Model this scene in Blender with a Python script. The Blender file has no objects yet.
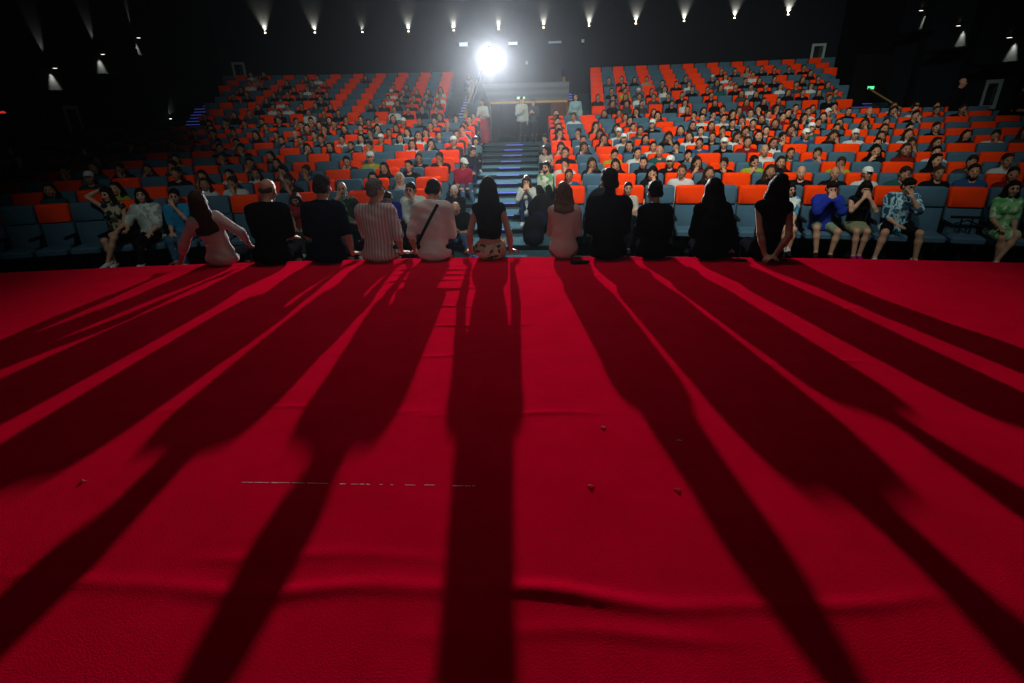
import bpy, math, random
import numpy as np
from math import sin, cos, pi, radians, atan2, asin, sqrt
from mathutils import Matrix, Vector, Euler

C = bpy.context.scene.collection
S = bpy.context.scene
random.seed(11)

# ------------------------------------------------------------------ camera, world, exposure
# Room frame: x across the hall (0 = centre aisle), y from the stage towards the back wall, z = 0 stage floor.
cam_d = bpy.data.cameras.new('camera'); cam = bpy.data.objects.new('camera', cam_d); C.objects.link(cam)
cam_d.sensor_width = 36; cam_d.lens = 530 / 1024 * 36; cam_d.clip_start = .05; cam_d.clip_end = 200
cam.location = (.79, 0, 1.58)
yaw, pitch, roll = .0556, radians(23.7), .0268
cam.rotation_euler = (Matrix.Rotation(yaw, 3, 'Z') @ Matrix.Rotation(pi / 2 - pitch, 3, 'X') @ Matrix.Rotation(-roll, 3, 'Z')).to_euler()
S.camera = cam
S.view_settings.view_transform = 'Standard'; S.view_settings.look = 'None'
S.view_settings.gamma = 1; S.view_settings.use_curve_mapping = False
S.view_settings.exposure = 0.0
w = bpy.data.worlds.new('world'); S.world = w; w.use_nodes = True
w.node_tree.nodes['Background'].inputs[0].default_value = (.0006, .0008, .0012, 1)
w.node_tree.nodes['Background'].inputs[1].default_value = 1
# thin haze in the air of the hall: it glows round the projector
hv = w.node_tree.nodes.new('ShaderNodeVolumeScatter'); hv.inputs['Density'].default_value = .00042; hv.inputs['Anisotropy'].default_value = .88; hv.inputs['Color'].default_value = (.80, .92, 1, 1)
w.node_tree.links.new(hv.outputs[0], w.node_tree.nodes['World Output'].inputs['Volume'])

def spot(name, loc, target, power, angle, blend=.5, color=(1, 1, 1), size=.1, parent=None, scale=(1, 1, 1)):
    d = bpy.data.lights.new(name, 'SPOT'); d.energy = power; d.spot_size = radians(angle); d.spot_blend = blend
    d.color = color; d.shadow_soft_size = size
    o = bpy.data.objects.new(name, d); C.objects.link(o)
    o.location = loc; o.scale = scale
    o.rotation_euler = (Vector(target) - Vector(loc)).to_track_quat('-Z', 'Y').to_euler()
    if parent:
        o.parent = parent; o.location = Vector(loc) - parent.location
        if parent.rotation_euler.z:
            o.matrix_parent_inverse = Matrix.Rotation(-parent.rotation_euler.z, 4, 'Z')
    return o

# house lights above the front of the hall, washing the rows (brightest right of the centre aisle)
spot('house_wash', (2.0, 3.0, 8.5), (3.2, 17, .5), 6800, 74, 1, (1, .98, .86), .5)
spot('house_wash', (4.5, 5.0, 8.5), (6.5, 22, 1.5), 2600, 60, 1, (1, .98, .86), .5)
spot('house_wash', (-1.5, 5.0, 8.5), (-3.4, 22, 1.5), 2600, 56, 1, (1, .98, .86), .5)
spot('house_wash', (-3.0, 1.0, 8.0), (-5.0, 9.8, -.2), 620, 38, 1, (.92, 1, .92), .5)
spot('house_wash', (5.0, 2.0, 7.5), (7.6, 9.5, -.2), 500, 44, 1, (.92, 1, .9), .5)  # extra spot added to brighten the right end of the front row
# added dim fill over the stage: what the shadows on the carpet are filled with
d = bpy.data.lights.new('stage_fill_light', 'AREA'); d.shape = 'RECTANGLE'; d.size = 6; d.size_y = 1; d.energy = 28; d.color = (1, .93, .88); d.spread = radians(120)
stage_fill = bpy.data.objects.new('stage_fill_light', d); C.objects.link(stage_fill)
stage_fill.location = (.3, 6.6, 5.2); stage_fill.rotation_euler = (radians(-10), 0, 0)
# low soft fill added behind the camera to lift the backs of the people on the edge
spot('back_fill_light', (1.0, -2.6, 2.7), (.2, 6.0, 1.3), 200, 50, 1, (1, .95, .92), .6)
# the projector beam that throws the long shadows (the housing is built with the back wall)
PROJ = Vector((-.92, 22.25, 3.42))
spot('projector_beam', PROJ + Vector((.0, -.25, 0)), (.30, 8.2, .0), 25000, 38, 1, (1, .97, 1), .09)

# ------------------------------------------------------------------ materials
MATS = {}
def mat(name, color, rough=.7, metal=0, noise=0, nscale=20, color2=None, bump=0, bscale=60, emit=None, estr=0, sheen=0, spec=.0, objcol=False, rand=0):
    if name in MATS: return MATS[name]
    m = bpy.data.materials.new(name); m.use_nodes = True; nt = m.node_tree; b = nt.nodes['Principled BSDF']
    b.inputs['Base Color'].default_value = (*color, 1); b.inputs['Roughness'].default_value = rough
    b.inputs['Metallic'].default_value = metal; b.inputs['Specular IOR Level'].default_value = spec
    if sheen: b.inputs['Sheen Weight'].default_value = sheen
    src = None
    if objcol:
        oi = nt.nodes.new('ShaderNodeObjectInfo'); src = oi.outputs['Color']; nt.links.new(src, b.inputs['Base Color'])
    if noise:
        tc = nt.nodes.new('ShaderNodeTexCoord'); n = nt.nodes.new('ShaderNodeTexNoise'); n.inputs['Scale'].default_value = nscale; n.inputs['Detail'].default_value = 4
        nt.links.new(tc.outputs['Object'], n.inputs['Vector'])
        mx = nt.nodes.new('ShaderNodeMix'); mx.data_type = 'RGBA'
        c2 = color2 or tuple(c * .6 for c in color)
        r = nt.nodes.new('ShaderNodeValToRGB'); r.color_ramp.elements[0].position = .5 - .25 / max(noise, .3); r.color_ramp.elements[1].position = .5 + .25 / max(noise, .3)
        nt.links.new(n.outputs['Fac'], r.inputs['Fac']); nt.links.new(r.outputs['Color'], mx.inputs['Factor'])
        mx.inputs['A'].default_value = (*color, 1); mx.inputs['B'].default_value = (*c2, 1)
        if objcol:
            mx.blend_type = 'MULTIPLY'; nt.links.new(src, mx.inputs['A']); mx.inputs['B'].default_value = (.7, .7, .7, 1)
        nt.links.new(mx.outputs['Result'], b.inputs['Base Color'])
    if rand:
        oi = nt.nodes.new('ShaderNodeObjectInfo'); mx = nt.nodes.new('ShaderNodeMix'); mx.data_type = 'RGBA'
        mx.inputs['A'].default_value = (*color, 1); mx.inputs['B'].default_value = (*color2, 1)
        nt.links.new(oi.outputs['Random'], mx.inputs['Factor']); nt.links.new(mx.outputs['Result'], b.inputs['Base Color'])
    if bump:
        tc = nt.nodes.new('ShaderNodeTexCoord'); n = nt.nodes.new('ShaderNodeTexNoise'); n.inputs['Scale'].default_value = bscale; n.inputs['Detail'].default_value = 3
        nt.links.new(tc.outputs['Object'], n.inputs['Vector']); bp = nt.nodes.new('ShaderNodeBump'); bp.inputs['Strength'].default_value = bump; bp.inputs['Distance'].default_value = .01
        nt.links.new(n.outputs['Fac'], bp.inputs['Height']); nt.links.new(bp.outputs['Normal'], b.inputs['Normal'])
    if emit:
        b.inputs['Emission Color'].default_value = (*emit, 1); b.inputs['Emission Strength'].default_value = estr
    MATS[name] = m
    return m

def pattern_mat(name, colors, scale, kind='voronoi', stretch=(1, 1, 1), rough=.8):
    if name in MATS: return MATS[name]
    m = bpy.data.materials.new(name); m.use_nodes = True; nt = m.node_tree; b = nt.nodes['Principled BSDF']; b.inputs['Roughness'].default_value = rough; b.inputs['Specular IOR Level'].default_value = 0
    tc = nt.nodes.new('ShaderNodeTexCoord'); mp = nt.nodes.new('ShaderNodeMapping'); mp.inputs['Scale'].default_value = stretch
    nt.links.new(tc.outputs['Object'], mp.inputs['Vector'])
    if kind == 'stripes':
        n = nt.nodes.new('ShaderNodeTexWave'); n.inputs['Scale'].default_value = scale; n.inputs['Distortion'].default_value = .4; out = n.outputs['Color']
    elif kind == 'noise':
        n = nt.nodes.new('ShaderNodeTexNoise'); n.inputs['Scale'].default_value = scale; n.inputs['Detail'].default_value = 2; out = n.outputs['Fac']
    else:
        n = nt.nodes.new('ShaderNodeTexVoronoi'); n.inputs['Scale'].default_value = scale
        sp = nt.nodes.new('ShaderNodeSeparateColor'); nt.links.new(n.outputs['Color'], sp.inputs[0]); out = sp.outputs[0]
    nt.links.new(mp.outputs['Vector'], n.inputs['Vector'])
    r = nt.nodes.new('ShaderNodeValToRGB'); e = r.color_ramp.elements
    r.color_ramp.interpolation = 'CONSTANT' if kind != 'stripes' else 'LINEAR'
    k = len(colors)
    lo, hi = (.38, .62) if kind == 'noise' else (0, 1)
    e[0].color = (*colors[0], 1); e[0].position = 0
    e[1].color = (*colors[-1], 1); e[1].position = lo + (hi - lo) * (k - 1) / k if kind != 'stripes' else 1
    for i in range(1, k - 1):
        q = e.new(lo + (hi - lo) * i / k); q.color = (*colors[i], 1)
    nt.links.new(out, r.inputs['Fac']); nt.links.new(r.outputs['Color'], b.inputs['Base Color'])
    MATS[name] = m
    return m

# ------------------------------------------------------------------ object helpers
def link_mesh(name, me, parent=None, loc=(0, 0, 0), rotz=0):
    o = bpy.data.objects.new(name, me); C.objects.link(o); o.location = loc; o.rotation_euler = (0, 0, rotz)
    if parent: o.parent = parent
    return o
def thing(name, label, cat, loc=(0, 0, 0), rotz=0, group=None):
    o = bpy.data.objects.new(name, None); C.objects.link(o); o.location = loc; o.rotation_euler = (0, 0, rotz); o.empty_display_size = .1
    o['label'] = label; o['category'] = cat
    if group: o['group'] = group
    return o
def tag(o, label, cat, group=None, kind=None):
    o['label'] = label; o['category'] = cat
    if group: o['group'] = group
    if kind: o['kind'] = kind
    return o
def structure(o): o['kind'] = 'structure'; return o

class MB:
    """collects verts/faces of one mesh"""
    def __init__(s): s.v = []; s.f = []; s.m = []
    def add(s, vs, fs, mi=0):
        k = len(s.v); s.v += [tuple(x) for x in vs]; s.f += [tuple(i + k for i in f) for f in fs]; s.m += [mi] * len(fs); return s
    def box(s, x0, x1, y0, y1, z0, z1, mi=0, bev=0):
        if bev:   # chamfered box
            b = bev; P = []
            for z, i in ((z0, b), (z0 + b, 0), (z1 - b, 0), (z1, b)):
                P.append([(x0 + i + b, y0 + i), (x1 - i - b, y0 + i), (x1 - i, y0 + i + b), (x1 - i, y1 - i - b), (x1 - i - b, y1 - i), (x0 + i + b, y1 - i), (x0 + i, y1 - i - b), (x0 + i, y0 + i + b)])
            vs = [(x, y, z) for (z, ring) in zip((z0, z0 + b, z1 - b, z1), P) for x, y in ring]
            fs = [tuple(range(7, -1, -1)), tuple(range(24, 32))]
            for r in range(3):
                for k in range(8): fs.append((r * 8 + k, r * 8 + (k + 1) % 8, r * 8 + 8 + (k + 1) % 8, r * 8 + 8 + k))
            return s.add(vs, fs, mi)
        vs = [(x, y, z) for z in (z0, z1) for x, y in ((x0, y0), (x1, y0), (x1, y1), (x0, y1))]
        return s.add(vs, [(3, 2, 1, 0), (4, 5, 6, 7), (0, 1, 5, 4), (1, 2, 6, 5), (2, 3, 7, 6), (3, 0, 4, 7)], mi)
    def tube(s, pts, r, n=8, mi=0, flat=1, cap=True):
        pts = [Vector(p) for p in pts]; rs = r if isinstance(r, (list, tuple)) else [r] * len(pts)
        rings = []
        for i, p in enumerate(pts):
            t = (pts[min(i + 1, len(pts) - 1)] - pts[max(i - 1, 0)]).normalized()
            u = t.cross(Vector((0, 0, 1)))
            if u.length < 1e-3: u = Vector((1, 0, 0))
            u.normalize(); v2 = t.cross(u)
            rings.append([p + u * rs[i] * cos(2 * pi * k / n) + v2 * rs[i] * flat * sin(2 * pi * k / n) for k in range(n)])
        vs = [q for r_ in rings for q in r_]; fs = []
        for i in range(len(pts) - 1):
            for k in range(n): fs.append((i * n + k, i * n + (k + 1) % n, (i + 1) * n + (k + 1) % n, (i + 1) * n + k))
        if cap: fs.append(tuple(range(n - 1, -1, -1))); fs.append(tuple(range((len(pts) - 1) * n, len(pts) * n)))
        return s.add(vs, fs, mi)
    def lathe(s, prof, n=20, mi=0, c=(0, 0, 0), axis='z'):
        vs = []
        for r, z in prof:
            for k in range(n):
                a = 2 * pi * k / n; x, y = r * cos(a), r * sin(a)
                vs.append((c[0] + x, c[1] + y, c[2] + z) if axis == 'z' else (c[0] + x, c[1] - z, c[2] + y))
        fs = []
        for i in range(len(prof) - 1):
            for k in range(n): fs.append((i * n + k, i * n + (k + 1) % n, (i + 1) * n + (k + 1) % n, (i + 1) * n + k))
        return s.add(vs, fs, mi)
    def mesh(s, name, mats, smooth=False):
        me = bpy.data.meshes.new(name); me.from_pydata(s.v, [], s.f)
        for m in (mats if isinstance(mats, (list, tuple)) else [mats]): me.materials.append(m)
        me.polygons.foreach_set('material_index', s.m)
        if smooth: me.polygons.foreach_set('use_smooth', [True] * len(s.f))
        me.update(); return me
    def build(s, name, mats, parent=None, loc=(0, 0, 0), rotz=0, smooth=False):
        return link_mesh(name, s.mesh(name, mats, smooth), parent, loc, rotz)

# ------------------------------------------------------------------ distance-field modeller (one continuous surface per body or garment)
class Prim:
    __slots__ = ('t', 'a', 'b', 'ra', 'rb', 'R', 'k', 'lab', 'lo', 'hi')
def cap(a, b, ra, rb=None, k=.025, lab=0):
    p = Prim(); p.t = 'c'; p.a = np.array(a, float); p.b = np.array(b, float); p.ra = ra; p.rb = ra if rb is None else rb; p.k = k; p.lab = lab
    m = max(p.ra, p.rb); p.lo = np.minimum(p.a, p.b) - m; p.hi = np.maximum(p.a, p.b) + m; return p
def ell(c, r, R=None, k=.03, lab=0):
    p = Prim(); p.t = 'e'; p.a = np.array(c, float); p.b = np.array(r, float); p.R = None if R is None else np.array(R, float); p.k = k; p.lab = lab
    m = max(r) if R is not None else p.b; p.lo = p.a - m; p.hi = p.a + m; return p
def pdist(p, X, Y, Z):
    if p.t == 'c':
        ba = p.b - p.a; L = max(float(ba @ ba), 1e-9); px, py, pz = X - p.a[0], Y - p.a[1], Z - p.a[2]
        t = np.clip((px * ba[0] + py * ba[1] + pz * ba[2]) / L, 0, 1)
        return np.sqrt((px - t * ba[0]) ** 2 + (py - t * ba[1]) ** 2 + (pz - t * ba[2]) ** 2) - (p.ra + (p.rb - p.ra) * t)
    x, y, z = X - p.a[0], Y - p.a[1], Z - p.a[2]
    if p.R is not None:
        R = p.R; x, y, z = R[0, 0] * x + R[1, 0] * y + R[2, 0] * z, R[0, 1] * x + R[1, 1] * y + R[2, 1] * z, R[0, 2] * x + R[1, 2] * y + R[2, 2] * z
    x, y, z = x / p.b[0], y / p.b[1], z / p.b[2]
    k0 = np.sqrt(x * x + y * y + z * z) + 1e-9; k1 = np.sqrt((x / p.b[0]) ** 2 + (y / p.b[1]) ** 2 + (z / p.b[2]) ** 2) + 1e-9
    return k0 * (k0 - 1) / k1
def smin(a, b, k):
    h = np.clip(.5 + .5 * (b - a) / k, 0, 1); return b + (a - b) * h - k * h * (1 - h)
def field_at(prims, P):
    P = np.atleast_2d(P); d = np.full(len(P), 9.)
    for p in prims: d = smin(pdist(p, P[:, 0], P[:, 1], P[:, 2]), d, p.k)
    return d
def sdf_mesh(name, prims, vox, mats, wrinkle=0, cutz=None):
    lo = np.min([p.lo for p in prims], 0) - 3 * vox; hi = np.max([p.hi for p in prims], 0) + 3 * vox
    n = np.ceil((hi - lo) / vox).astype(int) + 1
    ax = [(lo[i] + vox * np.arange(n[i])).astype(np.float32) for i in range(3)]
    D = np.full(n, 1., np.float32); B = np.full(n, 1., np.float32); L = np.zeros(n, np.int16)
    for p in prims:
        mg = 2.5 * vox + p.k
        i0 = np.maximum(((p.lo - mg - lo) / vox).astype(int), 0); i1 = np.minimum(((p.hi + mg - lo) / vox).astype(int) + 2, n)
        sl = tuple(slice(i0[i], i1[i]) for i in range(3))
        X = ax[0][sl[0]][:, None, None]; Y = ax[1][sl[1]][None, :, None]; Z = ax[2][sl[2]][None, None, :]
        d = pdist(p, X, Y, Z).astype(np.float32)
        D[sl] = smin(d, D[sl], p.k)
        b = d < B[sl]; B[sl] = np.where(b, d, B[sl]); L[sl] = np.where(b, p.lab, L[sl])
    if wrinkle:
        X = ax[0][:, None, None]; Y = ax[1][None, :, None]; Z = ax[2][None, None, :]
        D += wrinkle * (np.sin(31 * X + 17 * Z + 4 * np.sin(13 * Y)) * np.sin(23 * Z - 19 * X + 3 * np.sin(9 * X)) + .5 * np.sin(47 * Z + 29 * Y + 21 * X)).astype(np.float32)
    ins = D < 0
    # surface nets
    cs = n - 1; acc = np.zeros((*cs, 3), np.float32); cnt = np.zeros(cs, np.int16)
    quads = []
    strides = [int(cs[1] * cs[2]), int(cs[2]), 1]
    for a in range(3):
        s0 = [slice(None)] * 3; s1 = [slice(None)] * 3; s0[a] = slice(0, -1); s1[a] = slice(1, None)
        A, Bv = ins[tuple(s0)], ins[tuple(s1)]
        idx = np.argwhere(A != Bv)
        if not len(idx): continue
        o1, o2 = (a + 1) % 3, (a + 2) % 3
        ok = (idx[:, o1] > 0) & (idx[:, o1] < cs[o1]) & (idx[:, o2] > 0) & (idx[:, o2] < cs[o2]); idx = idx[ok]
        i, j, k = idx.T; e = [0, 0, 0]; e[a] = 1
        d0 = D[i, j, k]; d1 = D[i + e[0], j + e[1], k + e[2]]
        t = d0 / (d0 - d1); pos = idx.astype(np.float32); pos[:, a] += t
        flip = A[i, j, k]
        cells = []
        for (u, v) in ((0, 0), (-1, 0), (-1, -1), (0, -1)):
            c = idx.copy(); c[:, o1] += u; c[:, o2] += v
            np.add.at(acc, (c[:, 0], c[:, 1], c[:, 2]), pos); np.add.at(cnt, (c[:, 0], c[:, 1], c[:, 2]), 1)
            cells.append(c[:, 0] * strides[0] + c[:, 1] * strides[1] + c[:, 2])
        q = np.stack(cells, 1); q[~flip] = q[~flip][:, ::-1]; quads.append(q)
    Q = np.concatenate(quads); used = np.unique(Q); Q = np.searchsorted(used, Q)
    cx = acc.reshape(-1, 3)[used] / cnt.reshape(-1)[used][:, None]
    ci = np.stack(np.unravel_index(used, cs), 1); near = np.clip(np.rint(cx).astype(int), 0, n - 1)
    lab = L[near[:, 0], near[:, 1], near[:, 2]]
    V = cx * vox + lo
    # a light relax keeps the nets smooth
    for _ in range(1):
        sm = np.zeros_like(V); c2 = np.zeros(len(V))
        for a_, b_ in ((0, 1), (1, 2), (2, 3), (3, 0)):
            np.add.at(sm, Q[:, a_], V[Q[:, b_]]); np.add.at(c2, Q[:, a_], 1)
        V = .55 * V + .45 * sm / c2[:, None]
    me = bpy.data.meshes.new(name)
    me.vertices.add(len(V)); me.vertices.foreach_set('co', V.astype(np.float32).ravel())
    me.loops.add(Q.size); me.loops.foreach_set('vertex_index', Q.astype(np.int32).ravel())
    me.polygons.add(len(Q)); me.polygons.foreach_set('loop_start', np.arange(0, Q.size, 4, dtype=np.int32))
    for m in mats: me.materials.append(m)
    fl = np.median(lab[Q], axis=1).astype(np.int32)
    lq = lab[Q]; fl = lq[:, 0].astype(np.int32)
    me.polygons.foreach_set('material_index', np.minimum(fl, len(mats) - 1)); me.polygons.foreach_set('use_smooth', np.ones(len(Q), bool))
    me.update(calc_edges=True); me.validate()
    return me

# ------------------------------------------------------------------ people
skin = mat('skin', (.50, .27, .17), .55, rand=1, color2=(.30, .155, .095), spec=.2)
skin_back = mat('skin_tan', (.44, .23, .15), .55, noise=.6, nscale=6, color2=(.38, .19, .12), spec=.35)
hair_k = mat('hair_dark', (.008, .006, .006), .6, bump=.5, bscale=90, spec=.06)
hair_b = mat('hair_brown', (.055, .028, .016), .5, noise=.8, nscale=30, color2=(.02, .011, .008), bump=.5, bscale=90, spec=.06)
hair_l = mat('hair_light_brown', (.16, .085, .04), .5, noise=.8, nscale=30, color2=(.05, .028, .015), bump=.5, bscale=90, spec=.06)
hair_g = mat('hair_grey', (.20, .19, .18), .6, noise=.8, nscale=40, color2=(.06, .055, .05), bump=.5, bscale=90)
hair_w = mat('hair_white', (.5, .48, .44), .6, bump=.4, bscale=90)
eye_m = mat('eye_dark', (.012, .008, .007), .3)
lip_m = mat('lips', (.28, .07, .06), .5)
black_c = mat('black_cloth', (.006, .006, .008), .85, bump=.3, bscale=60)
navy_c = mat('navy_cloth', (.007, .009, .02), .85, bump=.3, bscale=60)
jeans_m = mat('denim', (.05, .12, .22), .85, noise=.5, nscale=25, color2=(.03, .075, .15), bump=.3, bscale=120)
djeans_m = mat('dark_denim', (.012, .022, .06), .85, bump=.3, bscale=120)
white_c = mat('white_cloth', (.62, .60, .58), .85, bump=.3, bscale=50)
shoe_w = mat('white_shoe', (.55, .6, .58), .6)
shoe_k = mat('black_shoe', (.012, .012, .014), .5)
crowd_top = mat('crowd_top', (1, 1, 1), .85, objcol=True, noise=.5, nscale=14)
crowd_leg = mat('crowd_trousers', (.02, .026, .045), .85, rand=1, color2=(.006, .006, .008))
crowd_hair = mat('crowd_hair', (.006, .005, .005), .5, rand=1, color2=(.035, .018, .010), bump=.4, bscale=80)
cap_m = mat('pale_cap', (.62, .68, .66), .8)
scarf_m = mat('head_scarf', (.36, .34, .30), .85, bump=.3, bscale=40)

def Rm(x=0, y=0, z=0):
    return np.array(Euler((x, y, z)).to_matrix())
def ik(sh, tgt, l1, l2, pole):
    sh, tgt, pole = map(lambda v: np.array(v, float), (sh, tgt, pole)); d = tgt - sh; L = np.linalg.norm(d)
    if L > (l1 + l2) * .995: tgt = sh + d / L * (l1 + l2) * .995; d = tgt - sh; L = np.linalg.norm(d)
    a = (l1 * l1 - l2 * l2 + L * L) / (2 * L); h = sqrt(max(l1 * l1 - a * a, 1e-6)); u = d / L
    q = pole - u * (pole @ u); q = q / (np.linalg.norm(q) + 1e-9)
    return sh + u * a + q * h, tgt

ARM = {  # wrist target (outward x, y, z), elbow pole, hand direction, palm normal  (x mirrored on the left)
 'lap': ((.07, .30, .17), (.25, -.6, -.8), (-.5, .8, -.1), (0, 0, -1)),
 'thigh': ((.12, .33, .18), (.3, -.8, -.5), (0, 1, -.15), (0, 0, -1)),
 'rail': ((.24, .28, .24), (.6, -.6, -.3), (0, 1, 0), (0, 0, -1)),
 'edge': ((.235, .06, .035), (.35, -.9, 0), (.5, .8, -.05), (0, 0, -1)),
 'back': ((.30, -.20, .04), (.7, -.7, .1), (.4, -.9, -.05), (0, 0, -1)),
 'behind': ((.045, -.20, .045), (1, -.5, 0), (-.7, -.5, -.05), (0, 0, -1)),
 'chin': ((.07, .22, .60), (.5, .3, -1), (-.5, -.35, .9), (-.3, -1, -.2)),
 'face': ((.05, .23, .62), (.6, .2, -1), (-.35, -.3, 1), (-.3, -1, 0)),
 'head': ((.15, .05, .86), (1, .2, .5), (-.8, -.3, .35), (-.4, 0, -1)),
 'behind_head': ((.13, -.05, .84), (1, .1, .6), (-.9, -.5, .1), (0, .4, -1)),
 'phone': ((.07, .29, .36), (.6, -.2, -1), (-.5, .6, .5), (-.6, 0, .8)),
 'phone_up': ((.10, .30, .76), (.8, .2, -.8), (-.3, .2, 1), (-.6, -.6, 0)),
 'cross': ((-.06, .20, .34), (.9, .1, -.7), (-1, .1, .15), (0, -1, 0)),
 'down': ((.22, .02, .0), (.3, -1, 0), (0, .15, -1), (-1, 0, 0)),
 'hip': ((.07, .24, .26), (.45, -.6, -.5), (-.8, .3, .1), (0, -1, .2)),
}
def nrm(v): v = np.array(v, float); return v / (np.linalg.norm(v) + 1e-9)
def hand(P, wrist, dirn, pn, sg, s, lab, fine=True, curl=.45):
    u = nrm(dirn); pn = nrm(np.array(pn, float) - u * (np.array(pn, float) @ u)); ac = np.cross(u, pn) # across palm
    wrist = np.array(wrist)
    for t in (-.024, 0, .024):
        P.append(cap(wrist + ac * t * .5 * s, wrist + (u * .082 + ac * t) * s, .016 * s, .013 * s, .012, lab))
    for i, (t, ln) in enumerate(((-.031, .058), (-.011, .070), (.010, .076), (.030, .068))):
        b = wrist + (u * .084 + ac * t * (1 if True else 1)) * s
        d1 = nrm(u + pn * curl * .6 + ac * t * 3); d2 = nrm(u + pn * curl * 1.8 + ac * t * 2)
        m = b + d1 * ln * .52 * s; e = m + d2 * ln * .48 * s
        P.append(cap(b, m, .0092 * s, .0085 * s, .004, lab)); P.append(cap(m, e, .0085 * s, .0072 * s, .004, lab))
    th = -1 if sg > 0 else 1
    side = ac * th
    b = wrist + (u * .022 + side * .026) * s; m = b + nrm(u * .7 + side * .75 + pn * .3) * .038 * s; e = m + nrm(u + side * .15 + pn * .4) * .030 * s
    P.append(cap(b, m, .0125 * s, .0105 * s, .008, lab)); P.append(cap(m, e, .0105 * s, .0085 * s, .004, lab))

def person_prims(o):
    """o: pose dictionary; returns {'body','top','bottom','hair','shoes'} -> primitive lists, and key points. Front is +y, hips at z=0."""
    g = o.get; s = g('s', 1.0); fem = g('fem', False); lean, side, twist = g('lean', 0), g('side', 0), g('twist', 0)
    M = Rm(0, 0, -twist) @ Rm(-lean, 0, 0) @ Rm(0, side, 0); Mh = Rm(0, 0, -twist / 2) @ Rm(-lean / 2, 0, 0) @ Rm(0, side / 2, 0)
    H0 = np.array((0, 0, .10))
    ch = lambda v: H0 + M @ (np.array(v, float) - H0)
    wa = lambda v: H0 + Mh @ (np.array(v, float) - H0)
    hy, hn, ht = g('head', (0, 0, 0)); MH = M @ Rm(0, 0, hy) @ Rm(-hn, 0, 0) @ Rm(0, ht, 0)
    nb = ch((0, -.005, .60)); hd = nb + MH @ np.array((0, .025, .165))
    hp = lambda v: hd + MH @ np.array(v, float)
    fat = g('fat', 1.0); shw = (.150 if fem else .172)
    body, top, bot, hair, shoes = [], [], [], [], []
    # torso
    def torso(P, e, lab):
        P.append(ell((0, -.01, .10), (.160 * fat + e, .115 * fat + e, .125 + e * .5), None, .05, lab))
        P.append(ell(wa((0, -.005, .27)), ((.122 if fem else .138) * fat + e, .092 * fat + e, .14), Mh, .07, lab))
        P.append(ell(ch((0, 0, .43)), ((.138 if fem else .155) * fat + e, .105 * fat + e, .155), M, .07, lab))
        P.append(cap(ch((-shw + .035, -.012, .535)), ch((shw - .035, -.012, .535)), .058 + e, None, .05, lab))
        P.append(cap(ch((0, -.01, .575)), ch((shw - .03, -.012, .55)), .042 + e, None, .04, lab)); P.append(cap(ch((0, -.01, .575)), ch((-shw + .03, -.012, .55)), .042 + e, None, .04, lab))
        if fem:
            for q in (-1, 1): P.append(ell(ch((.06 * q, .085, .43)), (.062 + e, .055 + e, .06 + e), M, .03, lab))
    torso(body, 0, 0)
    body.append(cap(ch((0, -.01, .57)), hp((0, -.02, -.06)), .056 if not fem else .047, .05 if not fem else .043, .03, 0))
    # head and face
    body.append(ell(hp((0, -.008, .022)), (.074, .094, .092), MH, .02, 0))
    body.append(ell(hp((0, .028, -.040)), (.056, .062, .078), MH, .03, 0))
    body.append(ell(hp((0, .060, -.098)), (.026, .022, .020), MH, .025, 0))
    body.append(cap(hp((0, .084, .012)), hp((0, .104, -.030)), .009, .013, .012, 0))
    for q in (-1, 1):
        body.append(ell(hp((.077 * q, -.005, -.012)), (.011, .022, .032), MH, .008, 0))
        body.append(ell(hp((.046 * q, .062, -.032)), (.022, .018, .018), MH, .02, 0))
        body.append(ell(hp((.030 * q, .082, .006)), (.0120, .009, .0065), MH, .004, 1))
        if g('brow', True): body.append(cap(hp((.018 * q, .089, .027)), hp((.045 * q, .079, .028)), .0048, .004, .004, 1))
    body.append(ell(hp((0, .0885, -.064)), (.024, .010, .009), MH, .006, 2))
    # arms
    sl = g('sleeve', .45); hands = {}
    for q, key in ((-1, 'aL'), (1, 'aR')):
        sh = ch((shw * q, -.012, .530)); a = g(key, 'thigh')
        if isinstance(a, str): a = ARM[a]
        if len(a) > 4 and a[4] == 'abs': tg = np.array(a[0]); pole = np.array(a[1]); hdv = np.array(a[2]); pnv = np.array(a[3])
        else:
            f = np.array((q, 1, 1)); tg = np.array(a[0]) * f; pole = np.array(a[1]) * f; hdv = np.array(a[2]) * f; pnv = np.array(a[3]) * f
            if tg[2] > .3: tg = ch(tg)
        el, wr = ik(sh, tg, .285, .25, pole); hands[q] = wr
        ar = .047 if not fem else .040; body.append(cap(sh, el, ar * fat, .036 * fat, .03, 0)); body.append(cap(el, el + (wr - el) * .35, .037, .037, .02, 0)); body.append(cap(el + (wr - el) * .3, wr, .037, .025, .02, 0))
        hand(body, wr, hdv, pnv, q, 1.0, 0, curl=g('curl', .45))
        if sl > 0:
            u1 = min(sl, .5) * 2; e = g('loose', .016)
            top.append(cap(sh, sh + (el - sh) * u1, ar * fat + e + .004, (ar + (.036 - ar) * u1) * fat + e + .006, .03, 0))
            if sl > .5: u2 = (sl - .5) * 2; top.append(cap(el, el + (wr - el) * u2, .037 + e + .006, .037 + (-.012) * u2 + e, .03, 0))
    # top
    e = g('loose', .016)
    if g('top', True):
        torso(top, e, 0)
        if g('crop', False): top.pop(0)
        if g('hem', 0): top.append(ell((0, -.015, .045), (.182 * fat + e, .125 * fat + e, .085), None, .05, 0))
        if sl > 0 and g('collar', False): top.append(cap(ch((0, -.012, .60)), hp((0, -.03, -.095)), .058, .056, .01, 0))
    # legs: each ((knee), (ankle), (toe dir))
    legs = g('legs', 'sit')
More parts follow.
